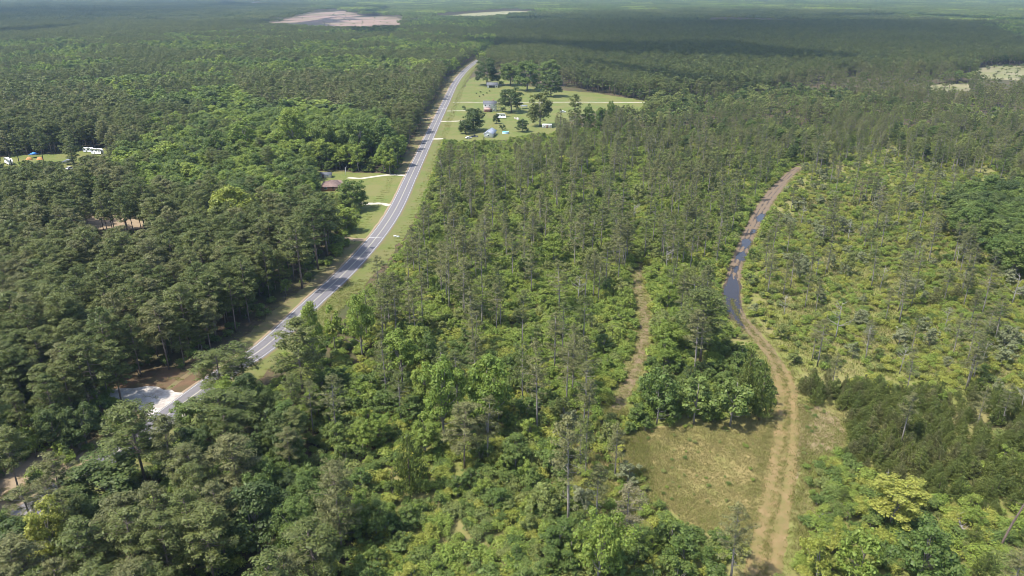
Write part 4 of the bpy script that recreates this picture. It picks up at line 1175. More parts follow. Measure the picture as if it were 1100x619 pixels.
# ------------------------------------------------------------------ the rest of the woods, as stuff
def scatter_group():
    ng = bpy.data.node_groups.new('scatter', 'GeometryNodeTree')
    ng.interface.new_socket('Geometry', in_out='INPUT', socket_type='NodeSocketGeometry')
    ng.interface.new_socket('Collection', in_out='INPUT', socket_type='NodeSocketCollection')
    ng.interface.new_socket('Geometry', in_out='OUTPUT', socket_type='NodeSocketGeometry')
    N = ng.nodes; Lk = ng.links
    gi = N.new('NodeGroupInput'); go = N.new('NodeGroupOutput')
    ci = N.new('GeometryNodeCollectionInfo'); ci.inputs['Separate Children'].default_value = True; ci.inputs['Reset Children'].default_value = True
    Lk.new(gi.outputs[1], ci.inputs[0])
    ip = N.new('GeometryNodeInstanceOnPoints'); ip.inputs['Pick Instance'].default_value = True
    Lk.new(gi.outputs[0], ip.inputs['Points']); Lk.new(ci.outputs[0], ip.inputs['Instance'])
    for nm, dt, sk in (('pick', 'INT', 'Instance Index'), ('turn', 'FLOAT_VECTOR', 'Rotation'), ('size', 'FLOAT_VECTOR', 'Scale')):
        a = N.new('GeometryNodeInputNamedAttribute'); a.data_type = dt; a.inputs[0].default_value = nm
        Lk.new(a.outputs[0], ip.inputs[sk])
    Lk.new(ip.outputs[0], go.inputs[0])
    return ng


NG = scatter_group()


def stuff(name, items, label, cat):
    """items: (mesh, x, y, z, rot, sx, sz); one object that nobody could count"""
    meshes = []; idx = {}
    for it in items:
        if it[0].name not in idx: idx[it[0].name] = len(meshes); meshes.append(it[0])
    c = bpy.data.collections.new(name + '_sources')
    for k, me in enumerate(meshes):
        c.objects.link(bpy.data.objects.new('%s_source_%03d' % (name, k), me))
    me = bpy.data.meshes.new(name)
    n = len(items)
    me.vertices.add(n)
    A = np.array([(it[1], it[2], it[3]) for it in items], np.float32); me.vertices.foreach_set('co', A.ravel())
    me.attributes.new('pick', 'INT', 'POINT').data.foreach_set('value', np.array([idx[it[0].name] for it in items], np.int32))
    T = np.zeros((n, 3), np.float32); T[:, 2] = [it[4] for it in items]
    me.attributes.new('turn', 'FLOAT_VECTOR', 'POINT').data.foreach_set('vector', T.ravel())
    Z = np.array([(it[5], it[5], it[6]) for it in items], np.float32)
    me.attributes.new('size', 'FLOAT_VECTOR', 'POINT').data.foreach_set('vector', Z.ravel())
    me.update()
    o = link(name, me)
    md = o.modifiers.new('scatter', 'NODES'); md.node_group = NG
    md[NG.interface.items_tree['Collection'].identifier] = c
    tag(o, label, cat, kind='stuff')
    return o


bins = {}
for i, t in enumerate(TREES):
    if i in single: continue
    p = SPEC[t[0]][t[5]]
    nm = {'pine': 'pine_woods', 'pine_thin': 'pine_woods', 'broad': 'broadleaf_woods', 'broad_full': 'broadleaf_woods', 'sapling': 'understorey', 'young_pine': 'young_pine_stand', 'shrub': 'shrub_layer', 'pine_far': 'distant_woods', 'broad_far': 'distant_woods'}[t[0]]
    bins.setdefault(nm, []).append((p['joined'][t[1]], t[2], t[3], 0.0, t[6], t[7], t[4] / p['H']))
LAB = {'pine_woods': 'mass of pines filling the woods between the nearer pines', 'broadleaf_woods': 'mass of broadleaf crowns filling the woods', 'understorey': 'mass of small leafy trees under the pines',
       'young_pine_stand': 'dense mass of young pines right of the dirt track', 'shrub_layer': 'low shrub cover across the open land and under trees', 'distant_woods': 'closed forest canopy stretching into the distance'}
for nm, items in bins.items(): stuff(nm, items, LAB[nm], 'woods')

# farthest woods: blocks of canopy
def tile(seed, frac, tone_p, tone_b):
    r = np.random.default_rng(seed)
    Vs = []; Fs = []; M = []; o = 0
    size = 110.0; sp = 7.4
    for gxi in range(int(size / sp)):
        for gyi in range(int(size / sp)):
            x = (gxi + .5 + r.uniform(-.4, .4)) * sp - size / 2; y = (gyi + .5 + r.uniform(-.4, .4)) * sp - size / 2
            pine = r.random() < frac
            H = r.uniform(14, 20); nb = 16
            d = rdir(r, nb); d[:, 2] = np.abs(d[:, 2]) * 1.0 - .25
            w = 2.9 if pine else 4.2
            c = np.array([x, y, H * .68]) + d * np.array([w, w, H * .30]) * r.uniform(.6, 1, (nb, 1))
            nr = unit(d + np.array([0, 0, .5]) + r.normal(0, .4, (nb, 3))); u = unit(np.cross(nr, rdir(r, nb)))
            V, F = cards(c, u, nr, np.full(nb, 1.7), np.full(nb, 1.2))
            Vs.append(V); Fs.append(F + o); o += len(V); M += [0 if pine else 1] * nb
    return mesh_np('canopy_block', np.concatenate(Vs), np.concatenate(Fs), [tone_p, tone_b], M)


TILES = {'far_pine': [tile(700 + i, .93, 'needles_green', 'leaves_dark') for i in range(3)], 'far_mixed': [tile(710 + i, .5, 'needles_green', 'leaves_mid') for i in range(3)] + [tile(715, .35, 'needles_grey', 'leaves_bright')]}
r = np.random.default_rng(77)
far_items = []
farpolys = [wpoly(FAR_FIELD_PX), wpoly(STRIP_FAR_PX)]
y = 2100.0 + 50
while y < 9500:
    w = half_w(y) + 150
    xs = np.arange(-w, w, 100.0)
    for x in xs:
        px, py, _ = proj(x, y - 50, 14.0)
        if py >= 0 and py < IMH and 0 <= px < IMW and masked(np.array([px]), np.array([py]))[0]: continue
        if any(in_poly(np.array([x]), np.array([y + q]), fp)[0] for fp in farpolys for q in (-45, 0, 45)): continue
        if noise2(x, y, 420, 31) > .86: continue
        st = STANDS[int(stand_at(np.array([x]), np.array([y]), np.array([14.0]))[0])]
        if st not in TILES: st = 'far_mixed'
        ts = TILES[st]
        k = r.integers(0, len(ts)) if noise2(x, y, 300, 32) > .4 else 0
        far_items.append((ts[k], x + r.uniform(-6, 6), y + r.uniform(-6, 6), 0.0, r.integers(0, 4) * math.pi / 2, 1.02, r.uniform(.85, 1.15)))
    y += 100.0
stuff('horizon_woods', far_items, 'dark far woods along the top of the view', 'woods')

# grass: dry field, track edges, verges, yards
tuft_dry = [mesh_np('tuft', *grass_tuft(800 + i), ['grass_dry']) for i in range(3)]
tuft_grn = [mesh_np('tuft', *grass_tuft(810 + i, 16, .38, .3), ['grass_green']) for i in range(3)]
items = []
def sow(poly, spacing, mix, seed, s0=.6, s1=1.3):
    r = np.random.default_rng(seed)
    p = np.array([q[:2] for q in poly]); lo = p.min(0); hi = p.max(0)
    nx = int((hi[0] - lo[0]) / spacing); ny = int((hi[1] - lo[1]) / spacing)
    X, Y = np.meshgrid(lo[0] + np.arange(nx) * spacing, lo[1] + np.arange(ny) * spacing)
    X = (X + r.uniform(-.5, .5, X.shape) * spacing).ravel(); Y = (Y + r.uniform(-.5, .5, Y.shape) * spacing).ravel()
    ok = in_poly(X, Y, poly) & (dist_line(X, Y, TRACK[::6]) > np.interp(Y, TW_Y, TW_W) * .8 + .6 * r.normal(0, 1, X.shape))
    nz = noise2(X, Y, 5.0, seed)
    for x, y_, q in zip(X[ok], Y[ok], nz[ok]):
        if r.random() > .35 + .8 * q: continue
        ts = tuft_grn if r.random() < mix + (q - .5) * .5 else tuft_dry
        s = r.uniform(s0, s1)
        items.append((ts[r.integers(0, 3)], x, y_, .04, r.uniform(0, 6.28), s, s))
sow(wpoly(FIELD_PX), .34, .16, 1, .5, 1.1)
sow(wpoly(PATCH_PX), .8, .2, 2)
sow(wpoly([(590, 440), (690, 440), (705, 530), (725, 580), (640, 580), (590, 500)]), .42, .55, 3, .7, 1.7)
sow(wpoly([(836, 425), (915, 440), (925, 500), (850, 500)]), .6, .5, 8, .7, 1.5)
sow(wpoly([(846, 486), (905, 482), (930, 520), (860, 600), (850, 560)]), .6, .55, 4, .8, 1.8)
sow(wpoly([(330, 350), (352, 322), (376, 300), (400, 300), (374, 326), (346, 360)]), .7, .8, 5)
sow(wpoly([(860, 200), (1000, 200), (1100, 260), (1100, 420), (860, 400), (815, 330)]), 1.25, .75, 6, 1.4, 2.8)
def sow_line(L, w0, w1, n, mix, seed):
    r = np.random.default_rng(seed); d, nr = frames(L)
    for _ in range(n):
        i = r.integers(0, len(L)); o_ = r.choice((-1, 1)) * (r.uniform(w0, w1) + (np.interp(L[i, 1], TW_Y, TW_W) if L is TRACK else 0))
        if w0 < 0: o_ = r.normal(0, .28)
        p = L[i] + nr[i] * o_ + r.normal(0, .4, 2)
        ts = tuft_grn if r.random() < mix else tuft_dry
        k = r.uniform(.5, 1.2) * (.8 if w0 < 0 else 1)
        items.append((ts[r.integers(0, 3)], p[0], p[1], .08, r.uniform(0, 6.28), k, k))
sow_line(TRACK, .0, 2.2, 5200, .5, 31)
sow_line(TRACK[:300], -1, 0, 1700, .55, 32)
sow_line(SIDE, .9, 2.6, 1500, .6, 33)
sow_line(SIDE, -1, 0, 420, .6, 35)
sow_line(ROAD[:260], 8, 12.5, 5000, .6, 34)
stuff('grass', items, 'dry and green grass tufts over the field and open ground', 'grass')


# ------------------------------------------------------------------ dead trees
SNAGS = [make_snag(900 + i, 10.0 + i, 0.05 * (i % 3 - 1)) for i in range(4)]
SN = [(t.mesh('dead_trunk', 'bark_dead'), b.mesh('dead_branches', 'bark_dead'), h) for t, b, h in SNAGS]
snag_spots = [(681, 240, 214, 'pale dead tree far up the reddish side track'), (662, 272, 248, 'dead grey tree left of the side track top'), (1048, 272, 252, 'white dead tree below the dark hardwood clump'),
              (1027, 286, 262, 'white dead trunk left of the one below the hardwood clump'), (1070, 246, 222, 'bleached dead tree standing against the dark hardwood clump'), (1014, 356, 330, 'dead tree at the right of the open shrubland'),
              (966, 402, 372, 'dead grey tree at the near edge of the shrubland'), (945, 312, 286, 'pale dead tree in the middle of the shrubland'), (897, 366, 326, 'large grey dead tree right of the long puddle'),
              (842, 340, 318, 'small dead tree right of the long mud puddle'), (1096, 444, 412, 'dead trunk at the right edge behind the young pines'), (948, 535, 508, 'white dead branches in the pale yellow lower-right tree'),
              (716, 292, 262, 'pale dead tree between the side track top and the long puddle'), (1086, 330, 296, 'tall dead tree at the right edge of the shrubland'), (876, 300, 276, 'small dead tree right of the middle puddles'),
              (930, 384, 352, 'dead tree left of the near shrubland edge'), (1052, 398, 366, 'dead tree above the right young pines'), (742, 252, 226, 'dead tree left of the upper puddles'), (620, 330, 296, 'dead tree left of the side track'), (860, 244, 222, 'thin dead tree right of the topmost puddle'),
              (942, 222, 196, 'pale dead tree in the far shrubland'), (1022, 206, 186, 'small dead tree left of the hardwood clump'), (986, 282, 256, 'dead tree left of the two white dead trunks'), (910, 262, 238, 'dead tree in the shrubland above the large grey dead one')]
for k, (px, py, top, lab) in enumerate(snag_spots):
    X, Y, H = height_for(px, py, top)
    t, b, h0 = SN[k % 4]
    root = bpy.data.objects.new('dead_tree', None); COL.objects.link(root)
    root.location = (X, Y, 0); root.rotation_euler = (0, 0, 2.1 * k); root.scale = (H / h0,) * 3
    tag(root, lab, 'dead tree', 'bleached dead trees')
    link('trunk', t, root); link('branches', b, root)
# leaning broken pine trunk in the lower right
X, Y, _ = P(1072, 592)
root = bpy.data.objects.new('leaning_trunk', None); COL.objects.link(root); root.location = (X, Y, 0)
tag(root, 'brown dead trunk leaning right near the lower right corner', 'dead tree')
mb = MB(); mb.tube([(0, 0, -.3), (.6, .1, 3), (1.25, .25, 6), (2.1, .2, 9.5), (2.7, .4, 11.6), (2.8, .3, 12.6)], [.24, .21, .19, .16, .13, .03], 8)
part(mb, 'trunk', 'bark_dark', root)
mb = MB()
for z, a, ln in ((4.5, 2.2, .8), (6, 1.0, 1.3), (7, 4.2, 1.0), (8, 3.6, 1.9), (9, .8, 1.2), (10, .3, 2.0), (10.6, 3.0, 1.6), (11.4, 5.0, 1.3)):
    s_ = (.21 * z, .03 * z, z); mb.tube([s_, (s_[0] + math.cos(a) * ln, s_[1] + math.sin(a) * ln, z + .3 * ln)], [.06, .02], 5)
part(mb, 'branches', 'bark_dark', root)
# fallen bleached branches
for k, (px, py, ln, lab) in enumerate(((889, 553, 7.0, 'bleached fallen tree lying right of the dirt track'), (1032, 566, 5.0, 'pale fallen branch in the lower right thicket'), (860, 179, 9.0, 'dark fallen log at the top end of the dirt track'))):
    X, Y, _ = P(px, py)
    root = bpy.data.objects.new('fallen_log', None); COL.objects.link(root); root.location = (X, Y, 0.0); root.rotation_euler = (0, 0, .5 + .9 * k)
    tag(root, lab, 'log')
    mt = 'bark_dark' if k == 2 else 'bark_dead'
    mb = MB(); mb.tube([(-ln / 2, 0, .25), (0, .2, .6), (ln / 2, 0, 1.5)], [.22, .17, .06], 7); part(mb, 'trunk', mt, root)
    mb = MB()
    for q in range(9):
        x = -ln * .3 + ln * .8 * q / 9; a = (1 if q % 2 else -1) * (.9 + .1 * q); l2 = 1.8 - .1 * q
        mb.tube([(x, .1, .5 + .1 * q), (x + math.cos(a) * l2, .1 + math.sin(a) * l2, 1.1 + .15 * q)], [.07, .02], 4)
    part(mb, 'branches', mt, root)

# ------------------------------------------------------------------ houses, sheds, campers, cars
rough_mat('white_siding', (0.74, 0.73, 0.71), (0.80, 0.79, 0.77), 1.0, rough=0.6)
rough_mat('cream_siding', (0.62, 0.57, 0.49), (0.68, 0.63, 0.55), 1.0, rough=0.7)
rough_mat('brick', (0.30, 0.15, 0.11), (0.38, 0.20, 0.15), 2.0)
rough_mat('roof_grey', (0.10, 0.105, 0.12), (0.14, 0.145, 0.16), 1.2)
rough_mat('roof_metal', (0.19, 0.21, 0.26), (0.24, 0.26, 0.31), .6, rough=.45, spec=.5)
rough_mat('roof_brown', (0.15, 0.10, 0.09), (0.20, 0.145, 0.125), 1.2)
rough_mat('roof_pink', (0.36, 0.22, 0.19), (0.42, 0.27, 0.24), 1.2)
rough_mat('glass_dark', (0.02, 0.025, 0.03), (0.035, 0.04, 0.045), 1.0, rough=.08, spec=.6)
rough_mat('opening_shade', (0.03, 0.028, 0.026), (0.05, 0.045, 0.04), 1.0)  # near-black colour standing in for the shade within openings
rough_mat('trim_white', (0.75, 0.75, 0.74), (0.8, 0.8, 0.79), 1.0, rough=.5)
rough_mat('door_brown', (0.16, 0.09, 0.06), (0.2, 0.12, 0.08), 2.0)
rough_mat('rubber', (0.02, 0.02, 0.02), (0.035, 0.035, 0.035), 3.0)
rough_mat('metal_grey', (0.35, 0.36, 0.37), (0.45, 0.46, 0.47), 2.0, rough=.4, spec=.5)
rough_mat('paint_dark', (0.03, 0.032, 0.04), (0.04, 0.042, 0.05), 1.0, rough=.25, spec=.5)
rough_mat('paint_white', (0.74, 0.74, 0.74), (0.78, 0.78, 0.78), 1.0, rough=.3, spec=.5)
rough_mat('paint_silver', (0.45, 0.46, 0.48), (0.5, 0.51, 0.53), 1.0, rough=.3, spec=.5)
rough_mat('tarp_blue', (0.05, 0.20, 0.55), (0.08, 0.26, 0.62), 1.0, rough=.5)
rough_mat('tarp_orange', (0.40, 0.19, 0.07), (0.50, 0.27, 0.11), 1.0, rough=.7)
rough_mat('pool_water', (0.10, 0.50, 0.62), (0.14, 0.58, 0.70), 1.0, rough=.08, spec=.5)
rough_mat('pool_wall', (0.45, 0.62, 0.72), (0.52, 0.68, 0.78), 1.0, rough=.5)
rough_mat('wood_post', (0.22, 0.17, 0.12), (0.3, 0.24, 0.18), 2.0)
rough_mat('rubble', (0.45, 0.41, 0.37), (0.6, 0.56, 0.52), 2.0)


def root_at(name, px, py, rz, label, cat, group=None):
    X, Y, _ = P(px, py)
    o = bpy.data.objects.new(name, None); COL.objects.link(o)
    o.location = (X, Y, 0.05); o.rotation_euler = (0, 0, rz)
    return tag(o, label, cat, group)


def window(root, x, y, z, w, h, face):
    """face: unit normal (nx, ny); frame stands proud of the wall, pane set in it"""
    nx, ny = face
    d = (w, .10) if ny else (.10, w)
    f = part(MB().box((x + nx * .05, y + ny * .05, z), (d[0], d[1], h)), 'window', 'trim_white', root)
    d2 = (w - .24, .04) if ny else (.04, w - .24)
    part(MB().box((x + nx * .115, y + ny * .115, z), (d2[0], d2[1], h - .24)), 'pane', 'glass_dark', f)


def gable_house(root, L, W, h, rh, wall, roof, over=.45, wins=(), door=None, chimney=False, hip=False):
    """ridge along local x, long side -y faces the viewer when unturned"""
    mb = MB(); x, y = L / 2, W / 2
    if hip:
        mb.box((0, 0, h / 2), (L, W, h))
    else:
        vs = [(-x, -y, 0), (x, -y, 0), (x, y, 0), (-x, y, 0), (-x, -y, h), (x, -y, h), (x, y, h), (-x, y, h), (-x, 0, h + rh), (x, 0, h + rh)]
        mb.add(vs, [(0, 1, 5, 4), (2, 3, 7, 6), (1, 2, 6, 9, 5), (3, 0, 4, 8, 7), (0, 3, 2, 1)])
    part(mb, 'wall', wall, root)
    t = .16; xo = x + over; yo = y + over; drop = over * rh / y
    mb = MB(); xr = xo - (yo if hip else 0)
    for s in (-1, 1):
        lo = h - drop + .02; hi = h + rh + .02
        vs = [(-xo, s * yo, lo), (xo, s * yo, lo), (xr, 0, hi), (-xr, 0, hi)]
        vs += [(a, b, c + t) for a, b, c in vs]
        mb.add(vs, [(0, 1, 2, 3), (4, 5, 6, 7), (0, 1, 5, 4), (1, 2, 6, 5), (2, 3, 7, 6), (3, 0, 4, 7)])
        if hip:
            vs = [(s * xo, -yo, lo + .01), (s * xo, yo, lo + .01), (s * xr, 0, hi + .01)]
            vs += [(a, b, c + t) for a, b, c in vs]
            mb.add(vs, [(0, 1, 2), (3, 4, 5), (0, 1, 4, 3), (1, 2, 5, 4), (2, 0, 3, 5)])
    rf = part(mb, 'roof', roof, root)
    if chimney: part(MB().box((L * .25, W * .1, h + rh + .3), (.8, .8, 1.8)), 'chimney', 'brick', rf)
    for (f, p, z, w, hh) in wins:
        if f == 'front': window(root, p, -y, z, w, hh, (0, -1))
        elif f == 'right': window(root, x, p, z, w, hh, (1, 0))
        else: window(root, -x, p, z, w, hh, (-1, 0))
    if door is not None:
        dr = part(MB().box((door, -y - .04, 1.05), (1.0, .1, 2.1)), 'door', 'door_brown', root)
        part(MB().box((door + .35, -y - .12, 1.0), (.08, .06, .08)), 'handle', 'metal_grey', dr)


o = root_at('farmhouse', 526.5, 119.5, -.05, 'two-storey white house with grey roof beside the road', 'house')
gable_house(o, 10.8, 6.4, 6.8, 1.8, 'white_siding', 'roof_grey', wins=[('front', -3.6, 5.2, 1.0, 1.3), ('front', 0, 5.2, 1.0, 1.3), ('front', 3.6, 5.2, 1.0, 1.3), ('front', 3.6, 1.6, 1.2, 1.5), ('right', 0, 4.0, 1.1, 1.4)], door=1.2, chimney=True)
mb = MB(); mb.box((-2.0, -4.75, 1.2), (5.0, 3.0, 2.4)); part(mb, 'porch', 'brick', o)
vs = [(-4.8, -6.8, 2.35), (.8, -6.8, 2.35), (.8, -3.26, 3.2), (-4.8, -3.26, 3.2)]; vs += [(a, b, c + .15) for a, b, c in vs]
part(MB().add(vs, [(0, 1, 2, 3), (4, 5, 6, 7), (0, 1, 5, 4), (1, 2, 6, 5), (2, 3, 7, 6), (3, 0, 4, 7)]), 'porch_roof', 'roof_pink', o)

o = root_at('farmhouse', 526.5, 146.0, math.pi / 2 - .16, 'low white house with blue-grey metal roof nearest the viewer', 'house')
gable_house(o, 15.0, 6.2, 2.7, 1.7, 'white_siding', 'roof_metal', wins=[('left', 0, 1.5, 1.2, 1.1), ('front', -3, 1.5, 1.2, 1.1), ('front', 3, 1.5, 1.2, 1.1)], door=0)

o = root_at('farmhouse', 529.0, 94.0, 0.03, 'farthest white house with grey roof and dark carport by the grove', 'house')
gable_house(o, 11.5, 7.0, 2.8, 2.2, 'white_siding', 'roof_grey', wins=[('front', 4.2, 1.5, 1.4, 1.2)], door=None)
part(MB().box((-.6, -3.54, 1.2), (6.0, .12, 2.2)), 'carport_shade_panel', 'opening_shade', o)  # flat dark panel; shade inside the carport is put into its colour

o = root_at('carport', 563, 117.0, .1, 'grey-roofed open carport right of the big dark yard tree', 'carport')
for sx in (-2.4, 2.4):
    for sy in (-2, 2): part(MB().box((sx, sy, 1.2), (.16, .16, 2.4)), 'post', 'metal_grey', o)
part(MB().box((0, 0, 2.5), (5.8, 5, .2)), 'roof', 'roof_metal', o)

o = root_at('shed', 587.5, 137.6, .02, 'long white shed below the big dark evergreen', 'shed')
gable_house(o, 7.2, 3.0, 2.5, .5, 'white_siding', 'trim_white', .15, wins=[('front', -2.2, 1.6, .8, .7), ('front', 2.2, 1.6, .8, .7)], door=0)
for k in range(5): part(MB().box((-2.8 + 1.4 * k, -1.53, 2.32), (.7, .05, .25)), 'vent', 'opening_shade', o)

o = root_at('house', 360, 203.0, .06, 'brown hip-roofed house behind the green yard trees', 'house')
gable_house(o, 12.5, 10.0, 2.6, 2.1, 'brick', 'roof_brown', .6, wins=[('front', -4, 1.5, 1.6, 1.2), ('front', 3.6, 1.5, 1.6, 1.2), ('right', 0, 1.5, 1.4, 1.2)], door=0, hip=True)
o = root_at('shed', 350, 190.5, .1, 'low grey shed behind the brown-roofed house', 'shed')
gable_house(o, 6.5, 4.6, 1.9, .9, 'cream_siding', 'roof_grey', .3, wins=[('front', 1.6, 1.2, .8, .7)], door=-1)
o = root_at('house', 267, 209, .2, 'small grey-roofed house half hidden in the left woods', 'house')
gable_house(o, 8.5, 7, 3.6, 2.2, 'cream_siding', 'roof_grey', .4, wins=[('front', -2, 1.6, 1.2, 1.2)], door=1)
o = root_at('house', 484, 24.0, .1, 'tiny white house far away beside the tilled field', 'house')
gable_house(o, 16, 10, 4.5, 3.0, 'white_siding', 'roof_metal', .5, wins=[('front', -4, 1.8, 1.6, 1.5), ('front', 4, 1.8, 1.6, 1.5)], door=0)


def wheel(root, x, y, r=.33):
    w = part(MB().tube([(x, y - .11, r), (x, y + .11, r)], [r, r], 12), 'wheel', 'rubber', root)
    part(MB().tube([(x, y - .125, r), (x, y + .125, r)], [r * .55, r * .55], 10), 'rim', 'metal_grey', w)


def camper(px, py, rz, L, label, hgt=2.6, group='white campers in the left clearing'):
    o = root_at('camper', px, py, rz, label, 'camper', group)
    x, y, z0, h = L / 2, 1.2, .55, hgt
    mb = MB()
    prof = [(-x, z0), (x - .3, z0), (x, z0 + .5), (x, z0 + h * .6), (x - .7, z0 + h), (-x + .25, z0 + h), (-x, z0 + h - .3)]
    n_ = len(prof)
    vs = [(a, -y, b) for a, b in prof] + [(a, y, b) for a, b in prof]
    mb.add(vs, [list(range(n_)), list(range(n_, 2 * n_))[::-1]] + [(i, (i + 1) % n_, n_ + (i + 1) % n_, n_ + i) for i in range(n_)])
    part(mb, 'body', 'paint_white', o)
    for s in (-1, 1):
        for wx in (-L * .3, L * .05, L * .32):
            part(MB().box((wx, s * (y + .02), z0 + h * .62), (1.1, .05, .65)), 'window', 'glass_dark', o)
        part(MB().box((0, s * (y + .015), z0 + h * .28), (L * .96, .03, .22)), 'stripe', 'metal_grey', o)
        wheel(o, -.5, s * (y - .1)); wheel(o, .5, s * (y - .1))
    part(MB().box((-L * .14, -y - .02, z0 + 1.0), (.7, .05, 1.8)), 'door', 'trim_white', o)
    part(MB().box((0, 0, z0 + h + .15), (.9, .7, .3), taper=.2), 'air_conditioner', 'metal_grey', o)
    mb = MB(); mb.tube([(x, -.5, .5), (x + 1.2, 0, .5)], [.06, .06], 6); mb.tube([(x, .5, .5), (x + 1.2, 0, .5)], [.06, .06], 6)
    part(mb, 'hitch', 'metal_grey', o)
    return o


def car(px, py, rz, mat, label, pickup=False):
    o = root_at('parked_car', px, py, rz, label, 'car', 'parked cars')
    L, W = (5.4, 1.9) if pickup else (4.5, 1.8)
    x, y = L / 2, W / 2
    def ext(prof, w, t=0.0):
        n_ = len(prof)
        vs = [(a, -w, b) for a, b in prof] + [(a, w, b) for a, b in prof]
        return MB().add(vs, [list(range(n_)), list(range(n_, 2 * n_))[::-1]] + [(i, (i + 1) % n_, n_ + (i + 1) % n_, n_ + i) for i in range(n_)])
    part(ext([(-x, .35), (x, .35), (x, .75), (x - .2, .9), (.9, 1.0), (-x + .1, 1.02), (-x, .8)], y), 'body', mat, o)
    if pickup: gl = [(-.5, 1.01), (1.2, 1.01), (.6, 1.62), (-.4, 1.62)]
    else: gl = [(-1.9, 1.01), (1.1, 1.01), (.35, 1.48), (-1.35, 1.48)]
    cb_ = part(ext(gl, y - .12), 'cabin_glass', 'glass_dark', o)
    a, b = gl[3][0] - .03, gl[2][0] + .03
    part(MB().box(((a + b) / 2, 0, gl[2][1] + .03), (b - a, W - .2, .07)), 'roof', mat, o)
    if pickup: part(MB().box((-1.7, 0, 1.035), (1.8, W - .3, .03)), 'bed', 'opening_shade', o)
    for sx in (-x + .85, x - .85):
        for s in (-1, 1): wheel(o, sx, s * (y - .08))
    for s in (-1, 1):
        part(MB().box((x + .01, s * (y - .3), .7), (.05, .35, .16)), 'headlight', 'trim_white', o)
        part(MB().box((-x - .01, s * (y - .25), .78), (.05, .25, .16)), 'tail_light', 'brick', o)
    return o


camper(538.5, 127.3, 0.0, 7.2, 'white camper trailer in the yard below the two-storey house', 3.0, 'campers')
camper(10, 176.5, -.75, 9.0, 'leftmost white camper at the left edge of the view', 3.0)
camper(95.5, 163.5, .15, 6.0, 'smaller of the two white campers beside the left woods', 2.4)
camper(105, 165.8, -.25, 7.6, 'larger white camper, right of the small one beside the left woods', 3.0)
car(509.5, 147.5, .1, 'paint_dark', 'dark pickup parked left of the grey-roofed house', True)
car(503.5, 149.0, .6, 'paint_white', 'white car parked by the yard entrance beside the road')
car(605, 121, .0, 'paint_white', 'white car behind the trees right of the evergreen')
car(75.5, 182, 1.2, 'paint_white', 'white car in front of the grey canopy left of the campers')
car(50, 204.5, .2, 'paint_silver', 'silver car glimpsed under the pines at far left')
car(55, 207.5, .9, 'paint_white', 'white car under the pines at far left, beside the silver one')
car(37, 202, .4, 'paint_white', 'white pickup under the pines at far left', True)
car(53, 212.5, .1, 'paint_white', 'nearest white car under the pines at far left')


def canopy(px, py, mat, label, w=5.0):
    o = root_at('canopy', px, py, .1, label, 'canopy')
    for sx in (-1, 1):
        for sy in (-1, 1): part(MB().box((sx * w / 2, sy * w * .4, 1.2), (.1, .1, 2.4)), 'leg', 'metal_grey', o)
    mb = MB(); a, b = w / 2 + .2, w * .4 + .2
    mb.add([(-a, -b, 2.3), (a, -b, 2.3), (a, b, 2.3), (-a, b, 2.3), (0, 0, 3.5)], [(0, 1, 4), (1, 2, 4), (2, 3, 4), (3, 0, 4), (3, 2, 1, 0)])
    part(mb, 'cover', mat, o)
canopy(37, 169.5, 'tarp_blue', 'blue peaked canopy in the left clearing', 4.2)
canopy(74, 177, 'roof_metal', 'grey canopy in the left clearing near the campers', 5.0)
for k, (px, lab) in enumerate(((31.5, 'orange tarpaulin heap left of the blue canopy'), (43, 'orange tarpaulin heap right of the blue canopy'))):
    X, Y, _ = P(px, 171.5)
    r = np.random.default_rng(60 + k); V = []; F = []
    for i in range(6):
        for j in range(8):
            a = 6.28 * j / 8; f = 1 - i / 5
            V.append((math.cos(a) * 2.3 * f * r.uniform(.85, 1.1), math.sin(a) * 1.5 * f * r.uniform(.85, 1.1), 1.7 * (1 - f ** 2.5) * r.uniform(.9, 1.05)))
    for i in range(5):
        for j in range(8): F.append([i * 8 + j, i * 8 + (j + 1) % 8, (i + 1) * 8 + (j + 1) % 8, (i + 1) * 8 + j])
    o = link('tarp_heap', mesh_np('tarp_heap', np.array(V), F, ['tarp_orange']), None, (X, Y, .04)); tag(o, lab, 'tarp')

o = root_at('swimming_pool', 543, 143.5, 0, 'round turquoise above-ground pool beside the grey-roofed house', 'pool')
part(MB().tube([(0, 0, 0), (0, 0, 1.2)], [2.4, 2.4], 24, cap=False), 'wall', 'pool_wall', o)
part(MB().tube([(0, 0, 1.2), (0, 0, 1.28)], [2.5, 2.5], 24, cap=False), 'rim', 'trim_white', o)
part(MB().add([(2.39 * math.cos(6.283 * k / 24), 2.39 * math.sin(6.283 * k / 24), 1.08) for k in range(24)], [list(range(24))]), 'water', 'pool_water', o)
mb = MB()
for s in (-.3, .3): mb.tube([(2.5, s, 0), (2.5, s, 2.0)], [.04, .04], 5)
for k in range(4): mb.box((2.5, 0, .4 + .4 * k), (.1, .6, .06))
part(mb, 'ladder', 'metal_grey', o)

